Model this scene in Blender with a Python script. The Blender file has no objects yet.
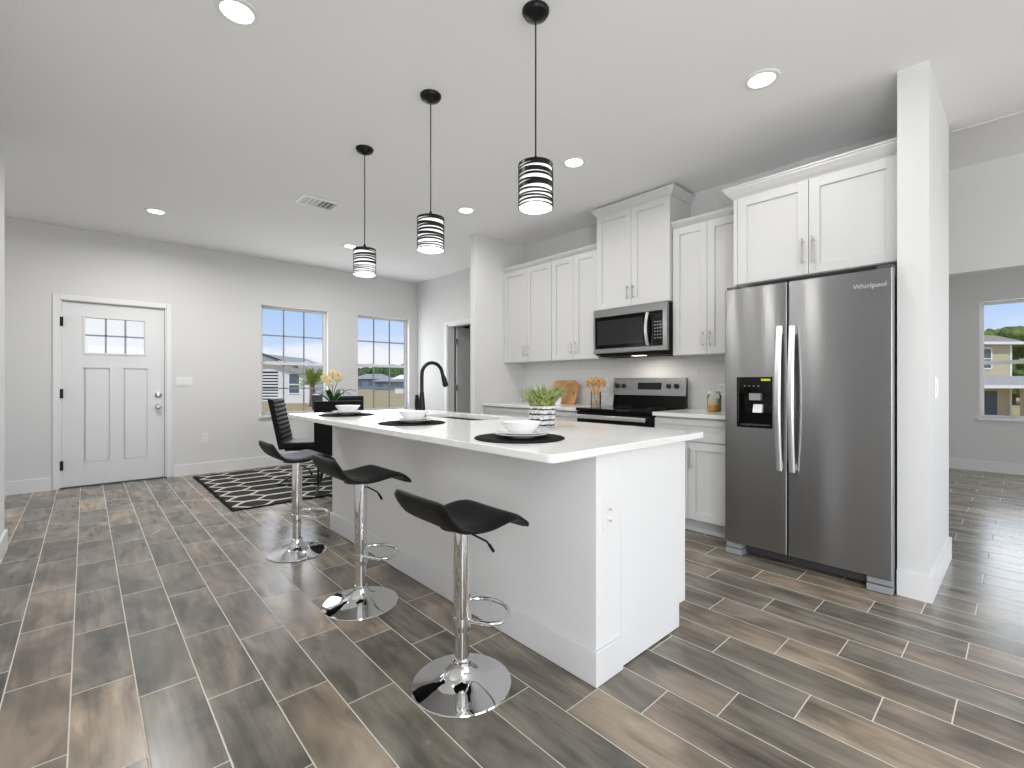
import bpy, bmesh, math, random
from mathutils import Vector, Matrix
random.seed(7)
SC = bpy.context.scene
COL = SC.collection
PI = math.pi

# ------------------------------------------------------------------ camera
EYE = 1.15
cd = bpy.data.cameras.new('camera'); cam = bpy.data.objects.new('camera', cd); COL.objects.link(cam)
cd.sensor_width = 36.0; cd.lens = 36.0*468.0/1024.0
cd.clip_start = 0.02; cd.clip_end = 500
cd.shift_y = -(384-382.5)/1024.0
cam.location = (0, 0, EYE)
cam.rotation_euler = (PI/2, 0, -math.radians(42.35))
SC.camera = cam
SC.view_settings.view_transform = 'Standard'
SC.view_settings.look = 'None'
SC.view_settings.gamma = 1.0
SC.view_settings.use_curve_mapping = False
SC.view_settings.exposure = 0.2

# ------------------------------------------------------------------ node helper
class NT:
    def __init__(s, tree): s.t = tree; s.n = tree.nodes; s.l = tree.links
    def new(s, typ, **kw):
        n = s.n.new(typ)
        for k, v in kw.items(): setattr(n, k, v)
        return n
    def put(s, sock, v):
        if isinstance(v, bpy.types.NodeSocket): s.l.new(v, sock)
        elif v is not None:
            try: sock.default_value = v
            except Exception: sock.default_value = (v, v, v)
    def math(s, op, a, b=None, c=None):
        n = s.new('ShaderNodeMath', operation=op)
        s.put(n.inputs[0], a)
        if b is not None: s.put(n.inputs[1], b)
        if c is not None: s.put(n.inputs[2], c)
        return n.outputs[0]
    def comb(s, x, y, z):
        n = s.new('ShaderNodeCombineXYZ')
        s.put(n.inputs[0], x); s.put(n.inputs[1], y); s.put(n.inputs[2], z)
        return n.outputs[0]
    def noise(s, vec, scale, detail=3, rough=0.5, dist=0.0):
        n = s.new('ShaderNodeTexNoise'); s.put(n.inputs['Vector'], vec)
        n.inputs['Scale'].default_value = scale; n.inputs['Detail'].default_value = detail
        n.inputs['Roughness'].default_value = rough; n.inputs['Distortion'].default_value = dist
        return n.outputs[0]
    def ramp(s, fac, stops, interp='LINEAR'):
        n = s.new('ShaderNodeValToRGB'); s.put(n.inputs[0], fac); cr = n.color_ramp; cr.interpolation = interp
        while len(cr.elements) < len(stops): cr.elements.new(0.5)
        for e, (p, c) in zip(cr.elements, stops): e.position = p; e.color = (*c, 1)
        return n.outputs[0]
    def mix(s, fac, a, b, mode='MIX'):
        n = s.new('ShaderNodeMix', data_type='RGBA', blend_type=mode)
        s.put(n.inputs[0], fac)
        s.put(n.inputs[6], a if isinstance(a, bpy.types.NodeSocket) else (*a, 1))
        s.put(n.inputs[7], b if isinstance(b, bpy.types.NodeSocket) else (*b, 1))
        return n.outputs[2]

def lin(r, g, b):
    f = lambda c: (c/255/12.92) if c/255 <= 0.04045 else ((c/255+0.055)/1.055)**2.4
    return (f(r), f(g), f(b))

# ------------------------------------------------------------------ world: blue sky with procedural clouds
W = bpy.data.worlds.new('sky'); SC.world = W; W.use_nodes = True
nt = NT(W.node_tree); nt.n.clear()
geo = nt.new('ShaderNodeTexCoord'); sep = nt.new('ShaderNodeSeparateXYZ'); nt.l.new(geo.outputs['Generated'], sep.inputs[0])
zz = nt.math('MAXIMUM', sep.outputs[2], 0.0)
sky = nt.ramp(zz, [(0.0, lin(222, 234, 252)), (0.15, lin(172, 206, 252)), (0.5, lin(122, 172, 244))])
den = nt.math('ADD', zz, 0.12)
cv = nt.comb(nt.math('DIVIDE', sep.outputs[0], den), nt.math('DIVIDE', sep.outputs[1], den), 0.37)
cl = nt.noise(cv, 0.62, 6, 0.55, 0.2)
clm = nt.ramp(cl, [(0.50, (0, 0, 0)), (0.62, (1, 1, 1))])
elev = nt.ramp(zz, [(0.055, (1, 1, 1)), (0.10, (0.12, 0.12, 0.12)), (0.3, (0.12, 0.12, 0.12)), (0.5, (1, 1, 1))])
clm = nt.mix(1.0, clm, elev, 'MULTIPLY')
ratio = nt.math('DIVIDE', sep.outputs[0], nt.math('MAXIMUM', sep.outputs[1], 0.05))
puff = nt.math('SUBTRACT', nt.noise(geo.outputs['Generated'], 14.0, 5, 0.6), 0.5)
ev = nt.math('ADD', zz, nt.math('MULTIPLY', puff, 0.07)); rv = nt.math('ADD', ratio, nt.math('MULTIPLY', puff, 0.10))
bank1 = nt.math('MULTIPLY', nt.ramp(ev, [(0.105, (1, 1, 1)), (0.125, (0, 0, 0))]), nt.ramp(nt.math('ADD', rv, 0.5), [(0.62, (1, 1, 1)), (0.68, (0, 0, 0))]))
bank2 = nt.math('MULTIPLY', nt.ramp(ev, [(0.062, (1, 1, 1)), (0.078, (0, 0, 0))]), nt.ramp(rv, [(0.38, (0, 0, 0)), (0.43, (1, 1, 1))]))
clm = nt.math('MAXIMUM', clm, nt.math('MULTIPLY', nt.math('MAXIMUM', bank1, bank2), 0.92))
skyc = nt.mix(clm, sky, lin(248, 249, 254))
low = nt.math('LESS_THAN', sep.outputs[2], -0.02)
skyc = nt.mix(low, skyc, lin(150, 140, 110))
bg = nt.new('ShaderNodeBackground'); nt.l.new(skyc, bg.inputs[0]); bg.inputs[1].default_value = 0.88
wo = nt.new('ShaderNodeOutputWorld'); nt.l.new(bg.outputs[0], wo.inputs[0])

# ------------------------------------------------------------------ sun, daylight through the glazing, added fill lamps
def sun():
    l = bpy.data.lights.new('sun', 'SUN'); l.energy = 1.8; l.angle = math.radians(1.0); l.color = (1, 0.96, 0.9)
    o = bpy.data.objects.new('sun', l); COL.objects.link(o)
    o.rotation_euler = (math.radians(32), math.radians(-20), 0)   # high, from behind the camera
    o.location = (0, -20, 30)
sun()
def area(name, loc, rot, sx, sy, power, color=(1, 1, 1), spread=180):
    l = bpy.data.lights.new(name, 'AREA'); l.shape = 'RECTANGLE'; l.size = sx; l.size_y = sy
    l.energy = power; l.color = color; l.spread = math.radians(spread)
    o = bpy.data.objects.new(name, l); COL.objects.link(o); o.location = loc; o.rotation_euler = rot
    return o
# daylight standing in the glazed doors of the rear wall (facing +Y, into the room)
area('patio_daylight', (1.2, -4.62, 1.15), (PI/2, 0, 0), 2.4, 2.2, 60, (0.97, 0.985, 1.0))
area('patio_daylight', (4.0, -4.62, 1.15), (PI/2, 0, 0), 1.9, 2.2, 48, (0.97, 0.985, 1.0))
# added fill lamp in an invented opening of the left wall (facing +X)
area('side_fill', (-0.50, -1.45, 1.35), (PI/2, 0, -PI/2), 2.1, 1.5, 78, (0.97, 0.985, 1.0))
# daylight in the two dining windows of the front wall (facing -Y)
area('dining_daylight', (2.22, 7.07, 1.46), (PI/2, 0, PI), 0.80, 1.36, 10, (0.95, 0.98, 1.0))
area('dining_daylight', (3.585, 7.07, 1.46), (PI/2, 0, PI), 0.80, 1.36, 10, (0.95, 0.98, 1.0))
# daylight in the far room's windows (facing -X)
area('far_daylight', (8.66, -1.85, 1.44), (PI/2, 0, PI/2), 0.8, 1.36, 50, (0.95, 0.98, 1.0))
area('far_daylight', (8.66, -0.05, 1.44), (PI/2, 0, PI/2), 0.8, 1.4, 12, (0.95, 0.98, 1.0))
area('foyer_fill', (-2.55, 5.8, 1.4), (PI/2, 0, -PI/2), 1.1, 1.3, 6, (0.95, 0.98, 1.0))  # unseen fill lamp, added to brighten the dining side

# ------------------------------------------------------------------ materials
def mat(name, color=(0.8, 0.8, 0.8), rough=0.5, metal=0.0, spec=0.5, coat=0.0, emit=None, estr=0.0, bump=None, var=0.0, vscale=5.0, aniso=0.0, stretch=(1, 1, 1), sheen=0.0):
    m = bpy.data.materials.new(name); m.use_nodes = True
    t = NT(m.node_tree); p = t.n['Principled BSDF']
    p.inputs['Base Color'].default_value = (*color, 1); p.inputs['Roughness'].default_value = rough
    p.inputs['Metallic'].default_value = metal; p.inputs['Specular IOR Level'].default_value = spec
    p.inputs['Coat Weight'].default_value = coat
    if sheen: p.inputs['Sheen Weight'].default_value = sheen
    if aniso: p.inputs['Anisotropic'].default_value = aniso
    tc = t.new('ShaderNodeTexCoord'); mp = t.new('ShaderNodeMapping'); t.l.new(tc.outputs['Object'], mp.inputs[0])
    mp.inputs['Scale'].default_value = stretch
    if var:
        nz = t.noise(mp.outputs[0], vscale, 4)
        c2 = tuple(max(0, c*(1-var)) for c in color); c3 = tuple(min(1, c*(1+var)) for c in color)
        t.l.new(t.ramp(nz, [(0.3, c2), (0.7, c3)]), p.inputs['Base Color'])
    if bump:
        sc, st, ds = bump
        nz = t.noise(mp.outputs[0], sc, 3)
        b = t.new('ShaderNodeBump'); b.inputs['Strength'].default_value = st; b.inputs['Distance'].default_value = ds
        t.l.new(nz, b.inputs['Height']); t.l.new(b.outputs[0], p.inputs['Normal'])
    if emit:
        p.inputs['Emission Color'].default_value = (*emit, 1); p.inputs['Emission Strength'].default_value = estr
    return m

M = {}
M['wall'] = mat('wall_paint', lin(220, 220, 220), 0.75, spec=0.25, bump=(120, 0.05, 0.002))
M['wall_white'] = M['wall']
M['ceiling'] = mat('ceiling_paint', lin(243, 243, 243), 0.85, spec=0.2, bump=(90, 0.15, 0.003))
M['trim'] = mat('trim_gloss_white', lin(230, 230, 231), 0.35)
M['cabinet'] = mat('cabinet_white', lin(208, 208, 208), 0.38)
M['door_white'] = mat('door_white', lin(226, 227, 229), 0.4)
M['quartz'] = mat('white_quartz', lin(236, 236, 235), 0.09, var=0.02, vscale=9, spec=0.55)
M['quartz_back'] = mat('white_quartz_back', lin(226, 226, 224), 0.15, var=0.02, vscale=9)
M['drywall_island'] = mat('island_drywall', lin(230, 230, 230), 0.8, spec=0.2, bump=(60, 0.25, 0.003))
M['black_metal'] = mat('black_metal', (0.004, 0.004, 0.004), 0.34, spec=0.3)
M['black_gloss'] = mat('black_gloss', (0.003, 0.003, 0.003), 0.08, spec=0.28)
M['black_matte'] = mat('black_matte', (0.008, 0.008, 0.008), 0.7, spec=0.25)
M['black_knob'] = mat('black_knob', (0.01, 0.01, 0.01), 0.35)
M['leather'] = mat('black_leatherette', (0.005, 0.005, 0.0053), 0.5, spec=0.22, bump=(160, 0.1, 0.001))
M['chrome'] = mat('chrome', (0.82, 0.82, 0.83), 0.035, metal=1.0)
M['nickel'] = mat('brushed_nickel', (0.55, 0.54, 0.52), 0.28, metal=1.0)
M['handle_steel'] = mat('handle_steel', (0.86, 0.86, 0.86), 0.3, metal=1.0)
M['ceramic'] = mat('white_ceramic', lin(240, 240, 240), 0.12, coat=0.4)
M['plastic_white'] = mat('white_plastic', lin(232, 232, 230), 0.35)
M['plastic_grey'] = mat('grey_plastic', lin(150, 152, 155), 0.45)
M['dark_grey'] = mat('dark_grey_plastic', lin(70, 70, 72), 0.5)
M['placemat'] = mat('black_woven_placemat', (0.004, 0.004, 0.004), 0.9, spec=0.15, bump=(260, 0.5, 0.002))
M['screen_dark'] = mat('dark_display', (0.01, 0.011, 0.013), 0.08)
M['mw_glass'] = mat('microwave_door_glass', (0.022, 0.022, 0.023), 0.12)
M['wood'] = mat('light_wood', lin(206, 160, 106), 0.5, var=0.2, vscale=6, stretch=(1, 1, 0.2))
M['wood_dark'] = mat('warm_wood', lin(190, 140, 92), 0.5, var=0.25, vscale=5, stretch=(1, 1, 0.3))
M['pasta'] = mat('dry_pasta', lin(225, 168, 84), 0.6, var=0.35, vscale=60)
M['oil'] = mat('pale_pasta', lin(226, 216, 184), 0.5)
M['soil'] = mat('soil', (0.03, 0.02, 0.012), 0.9)
M['green_leaf'] = mat('orchid_leaf', lin(52, 92, 40), 0.4, var=0.3, vscale=20)
M['petal'] = mat('orchid_petal', lin(240, 222, 176), 0.55, var=0.08, vscale=30)
M['petal_core'] = mat('orchid_core', lin(225, 150, 70), 0.5)
M['sticker'] = mat('yellow_sticker', lin(200, 205, 60), 0.5)
M['logo'] = mat('silver_logo', (0.7, 0.7, 0.7), 0.3, metal=0.6)
M['lamp_lens'] = mat('lamp_lens', (1, 1, 1), 0.5, emit=(1, 0.99, 0.97), estr=6.0)
M['pendant_glass'] = mat('pendant_opal_glass', (0.9, 0.9, 0.9), 0.3, emit=(1, 0.995, 0.985), estr=0.5)
M['bulb'] = mat('bulb', (1, 1, 1), 0.4, emit=(1, 0.98, 0.94), estr=14.0)
M['door_dark'] = mat('interior_door_paint', lin(205, 205, 204), 0.5)
M['louver_white'] = mat('house_white', lin(236, 234, 228), 0.8)
M['house_tan'] = mat('house_tan', lin(206, 192, 160), 0.85)
M['house_roof'] = mat('house_roof', lin(172, 168, 160), 0.9, var=0.15, vscale=8)
M['house_trim'] = mat('house_trim', lin(245, 244, 240), 0.6)
M['house_grey'] = mat('house_grey', lin(120, 128, 140), 0.8)
M['house_glass'] = mat('house_window_glass', lin(90, 105, 115), 0.15)
M['bark'] = mat('bark', lin(120, 100, 80), 0.9, var=0.3, vscale=12)
M['palm'] = mat('palm_frond', lin(150, 158, 60), 0.6, var=0.4, vscale=4)
M['siding_dark'] = mat('dark_grey_box', lin(52, 53, 56), 0.7)

def tree_mat(name, a, b):
    m = bpy.data.materials.new(name); m.use_nodes = True; t = NT(m.node_tree); p = t.n['Principled BSDF']
    tc = t.new('ShaderNodeTexCoord')
    n = t.noise(tc.outputs['Object'], 2.2, 6, 0.7)
    t.l.new(t.ramp(n, [(0.35, a), (0.65, b)]), p.inputs['Base Color']); p.inputs['Roughness'].default_value = 0.8
    bp = t.new('ShaderNodeBump'); bp.inputs['Strength'].default_value = 1.0; bp.inputs['Distance'].default_value = 0.4
    t.l.new(n, bp.inputs['Height']); t.l.new(bp.outputs[0], p.inputs['Normal'])
    return m
M['tree_a'] = tree_mat('tree_leaves_light', lin(60, 80, 25), lin(150, 165, 70))
M['tree_b'] = tree_mat('tree_leaves_dark', lin(35, 55, 25), lin(105, 130, 65))

# stainless: vertical or horizontal brushing through stretched noise on roughness and a faint bump
def steel(name, col, rough, st, an=0.6, tang='Z', rot=0.0):
    m = bpy.data.materials.new(name); m.use_nodes = True; t = NT(m.node_tree); p = t.n['Principled BSDF']
    p.inputs['Metallic'].default_value = 1.0; p.inputs['Base Color'].default_value = (*col, 1)
    tc = t.new('ShaderNodeTexCoord'); mp = t.new('ShaderNodeMapping'); t.l.new(tc.outputs['Object'], mp.inputs[0])
    mp.inputs['Scale'].default_value = st
    n = t.noise(mp.outputs[0], 60, 3)
    r = t.new('ShaderNodeMapRange'); t.l.new(n, r.inputs[0]); r.inputs[3].default_value = rough-0.02; r.inputs[4].default_value = rough+0.02
    t.l.new(r.outputs[0], p.inputs['Roughness'])
    p.inputs['Anisotropic'].default_value = an
    tg = t.new('ShaderNodeTangent', direction_type='RADIAL', axis=tang); t.l.new(tg.outputs[0], p.inputs['Tangent']); p.inputs['Anisotropic Rotation'].default_value = rot
    return m
M['steel_fridge'] = steel('stainless_fridge', (0.30, 0.30, 0.305), 0.30, (1, 25, 0.4), 0.85, rot=0.25)
M['steel'] = steel('stainless', (0.30, 0.30, 0.30), 0.32, (1, 0.4, 25), 0.5)

def glass_pane(name, tint=(1, 1, 1), refl=0.06):
    m = bpy.data.materials.new(name); m.use_nodes = True; t = NT(m.node_tree); t.n.clear()
    tr = t.new('ShaderNodeBsdfTransparent'); tr.inputs[0].default_value = (*tint, 1)
    gl = t.new('ShaderNodeBsdfGlossy'); gl.inputs['Roughness'].default_value = 0.02
    fr = t.new('ShaderNodeFresnel'); fr.inputs[0].default_value = 1.3
    mx = t.new('ShaderNodeMixShader'); t.l.new(fr.outputs[0], mx.inputs[0]); t.l.new(tr.outputs[0], mx.inputs[1]); t.l.new(gl.outputs[0], mx.inputs[2])
    o = t.new('ShaderNodeOutputMaterial'); t.l.new(mx.outputs[0], o.inputs[0])
    return m
M['pane'] = glass_pane('window_pane')
M['clear_glass'] = glass_pane('jar_glass', (0.93, 0.95, 0.95))
M['table_glass'] = glass_pane('table_glass', (0.80, 0.86, 0.85))

# ---- floor: wood-look tile, 183 x 549 mm, each row shifted a third
def floor_mat():
    m = bpy.data.materials.new('wood_look_tile'); m.use_nodes = True; t = NT(m.node_tree); p = t.n['Principled BSDF']
    g = t.new('ShaderNodeNewGeometry'); s = t.new('ShaderNodeSeparateXYZ'); t.l.new(g.outputs['Position'], s.inputs[0])
    x, y = s.outputs[0], s.outputs[1]
    rx = t.math('DIVIDE', t.math('ADD', x, 0.04), 0.183); row = t.math('FLOOR', rx); fx = t.math('SUBTRACT', rx, row)
    ry = t.math('DIVIDE', t.math('ADD', t.math('SUBTRACT', y, 2.363), t.math('MULTIPLY', row, 0.183)), 0.549)
    n = t.math('FLOOR', ry); fy = t.math('SUBTRACT', ry, n)
    wn = t.new('ShaderNodeTexWhiteNoise', noise_dimensions='3D'); t.l.new(t.comb(row, n, 3.0), wn.inputs['Vector'])
    wn2 = t.new('ShaderNodeTexWhiteNoise', noise_dimensions='3D'); t.l.new(t.comb(row, n, 11.0), wn2.inputs['Vector'])
    rnd, rnd2 = wn.outputs['Value'], wn2.outputs['Value']
    # soft flame figure stretched along the plank, offset per plank
    v = t.comb(t.math('MULTIPLY', x, 1.0), t.math('MULTIPLY', y, 0.30), t.math('MULTIPLY', rnd, 40.0))
    figure = t.noise(v, 9.0, 5, 0.55, 0.75)
    v2 = t.comb(x, t.math('MULTIPLY', y, 0.06), t.math('MULTIPLY', rnd2, 40.0))
    streak = t.noise(v2, 34.0, 4, 0.6, 0.3)
    v3 = t.comb(x, t.math('MULTIPLY', y, 0.45), t.math('MULTIPLY', rnd2, 17.0))
    blotch = t.noise(v3, 5.0, 2, 0.5, 0.6)
    tone = t.ramp(rnd, [(0.0, lin(114, 112, 103)), (0.3, lin(126, 122, 112)), (0.55, lin(130, 123, 112)), (0.80, lin(137, 127, 115)), (0.90, lin(149, 138, 123)), (1.0, lin(170, 157, 139))])
    fig = t.ramp(figure, [(0.30, (0.52, 0.52, 0.52)), (0.45, (0.86, 0.855, 0.85)), (0.58, (1.05, 1.035, 1.02)), (0.68, (1.36, 1.30, 1.24))])
    c = t.mix(1.0, tone, fig, 'MULTIPLY')
    st = t.ramp(streak, [(0.34, (0.66, 0.64, 0.62)), (0.5, (1.0, 1.0, 1.0)), (0.66, (1.34, 1.29, 1.24))])
    stf = t.math('MULTIPLY', rnd2, 0.9)
    c = t.mix(stf, c, t.mix(1.0, c, st, 'MULTIPLY'))
    bl = t.ramp(blotch, [(0.36, (0.62, 0.62, 0.61)), (0.56, (1.08, 1.065, 1.05))])
    c = t.mix(1.0, c, t.mix(1.0, c, bl, 'MULTIPLY'))
    dx = t.math('MULTIPLY', t.math('MINIMUM', fx, t.math('SUBTRACT', 1.0, fx)), 0.183)
    dy = t.math('MULTIPLY', t.math('MINIMUM', fy, t.math('SUBTRACT', 1.0, fy)), 0.549)
    d = t.math('MINIMUM', dx, dy)
    gm = t.math('LESS_THAN', d, 0.0021)
    c = t.mix(gm, c, lin(208, 202, 190))
    t.l.new(c, p.inputs['Base Color'])
    rr = t.math('ADD', t.math('MULTIPLY', gm, 0.4), 0.20)
    rr = t.math('ADD', rr, t.math('MULTIPLY', figure, 0.10))
    t.l.new(rr, p.inputs['Roughness']); p.inputs['Specular IOR Level'].default_value = 0.5
    h = t.math('MINIMUM', t.math('DIVIDE', d, 0.004), 1.0)
    h = t.math('ADD', h, t.math('MULTIPLY', streak, 0.15))
    b = t.new('ShaderNodeBump'); b.inputs['Strength'].default_value = 0.35; b.inputs['Distance'].default_value = 0.0012
    t.l.new(h, b.inputs['Height']); t.l.new(b.outputs[0], p.inputs['Normal'])
    return m
M['floor'] = floor_mat()

def rug_mat():
    m = bpy.data.materials.new('trellis_rug'); m.use_nodes = True; t = NT(m.node_tree); p = t.n['Principled BSDF']
    g = t.new('ShaderNodeTexCoord'); s = t.new('ShaderNodeSeparateXYZ'); t.l.new(g.outputs['Object'], s.inputs[0])
    x, y = s.outputs[0], s.outputs[1]
    wob = t.math('SINE', t.math('DIVIDE', t.math('MULTIPLY', x, 2*PI), 0.60))
    gcl = t.math('MINIMUM', t.math('MAXIMUM', t.math('MULTIPLY', t.math('ADD', wob, 0.35), 1.8), -1.0), 1.0)
    gy = t.math('MULTIPLY', gcl, 0.25)
    u = t.math('DIVIDE', y, 0.272)
    def line(v):
        a = t.math('FRACT', v); return t.math('MINIMUM', a, t.math('SUBTRACT', 1.0, a))
    l1 = line(t.math('ADD', u, gy)); l2 = line(t.math('ADD', t.math('SUBTRACT', u, gy), 0.5))
    l = t.math('MINIMUM', l1, l2)
    k = t.math('LESS_THAN', l, 0.085)
    n = t.noise(g.outputs['Object'], 90, 2)
    base = t.ramp(n, [(0.3, (0.014, 0.014, 0.014)), (0.7, (0.05, 0.049, 0.047))])
    ex = t.math('LESS_THAN', t.math('SUBTRACT', 0.965, t.math('ABSOLUTE', x)), 0.03)
    ey = t.math('LESS_THAN', t.math('SUBTRACT', 1.035, t.math('ABSOLUTE', y)), 0.03)
    edge = t.math('MAXIMUM', ex, ey)
    c = t.mix(k, base, lin(205, 201, 192))
    c = t.mix(edge, c, (0.006, 0.006, 0.006))
    t.l.new(c, p.inputs['Base Color']); p.inputs['Roughness'].default_value = 0.9; p.inputs['Specular IOR Level'].default_value = 0.15
    b = t.new('ShaderNodeBump'); b.inputs['Strength'].default_value = 0.6; b.inputs['Distance'].default_value = 0.004
    t.l.new(n, b.inputs['Height']); t.l.new(b.outputs[0], p.inputs['Normal'])
    return m
M['rug'] = rug_mat()

def backsplash_mat():
    m = bpy.data.materials.new('subway_backsplash'); m.use_nodes = True; t = NT(m.node_tree); p = t.n['Principled BSDF']
    g = t.new('ShaderNodeNewGeometry'); s = t.new('ShaderNodeSeparateXYZ'); t.l.new(g.outputs['Position'], s.inputs[0])
    b = t.new('ShaderNodeTexBrick'); t.l.new(t.comb(s.outputs[1], s.outputs[2], 0.0), b.inputs['Vector'])
    b.inputs['Scale'].default_value = 1.0; b.inputs['Brick Width'].default_value = 0.30; b.inputs['Row Height'].default_value = 0.10
    b.inputs['Mortar Size'].default_value = 0.0015; b.inputs['Color1'].default_value = (*lin(222, 222, 220), 1)
    b.inputs['Color2'].default_value = (*lin(219, 219, 218), 1); b.inputs['Mortar'].default_value = (*lin(204, 204, 202), 1)
    t.l.new(b.outputs[0], p.inputs['Base Color']); p.inputs['Roughness'].default_value = 0.18
    bp = t.new('ShaderNodeBump'); bp.inputs['Strength'].default_value = 0.3; bp.inputs['Distance'].default_value = 0.001; bp.invert = True
    t.l.new(b.outputs['Fac'], bp.inputs['Height']); t.l.new(bp.outputs[0], p.inputs['Normal'])
    return m
M['backsplash'] = backsplash_mat()

def ground_mat():
    m = bpy.data.materials.new('dry_lawn'); m.use_nodes = True; t = NT(m.node_tree); p = t.n['Principled BSDF']
    g = t.new('ShaderNodeNewGeometry')
    n = t.noise(g.outputs['Position'], 0.25, 5, 0.7)
    t.l.new(t.ramp(n, [(0.3, lin(176, 150, 104)), (0.5, lin(186, 160, 108)), (0.7, lin(150, 144, 88))]), p.inputs['Base Color'])
    p.inputs['Roughness'].default_value = 0.95
    return m
M['ground'] = ground_mat()

def pot_mat():
    m = bpy.data.materials.new('striped_rough_pot'); m.use_nodes = True; t = NT(m.node_tree); p = t.n['Principled BSDF']
    g = t.new('ShaderNodeTexCoord'); s = t.new('ShaderNodeSeparateXYZ'); t.l.new(g.outputs['Object'], s.inputs[0])
    n = t.noise(g.outputs['Object'], 38, 4, 0.7)
    z = t.math('ADD', s.outputs[2], t.math('MULTIPLY', n, 0.022))
    f = t.math('FRACT', t.math('DIVIDE', z, 0.028))
    k = t.math('GREATER_THAN', f, 0.70)
    c = t.mix(k, t.ramp(n, [(0.35, lin(168, 168, 168)), (0.6, lin(222, 222, 220))]), (0.02, 0.02, 0.022))
    t.l.new(c, p.inputs['Base Color']); p.inputs['Roughness'].default_value = 0.7
    b = t.new('ShaderNodeBump'); b.inputs['Strength'].default_value = 0.6; b.inputs['Distance'].default_value = 0.003
    t.l.new(n, b.inputs['Height']); t.l.new(b.outputs[0], p.inputs['Normal'])
    return m
M['pot'] = pot_mat()
def grass_mat():
    m = bpy.data.materials.new('faux_grass_blades'); m.use_nodes = True; t = NT(m.node_tree); p = t.n['Principled BSDF']
    g = t.new('ShaderNodeTexCoord')
    n = t.noise(g.outputs['Object'], 40, 2)
    t.l.new(t.ramp(n, [(0.36, lin(48, 72, 24)), (0.5, lin(146, 162, 78)), (0.72, lin(206, 210, 156))]), p.inputs['Base Color'])  # darkest tone paints in the shade of gaps between blades
    p.inputs['Roughness'].default_value = 0.5
    return m
M['grass'] = grass_mat()

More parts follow.
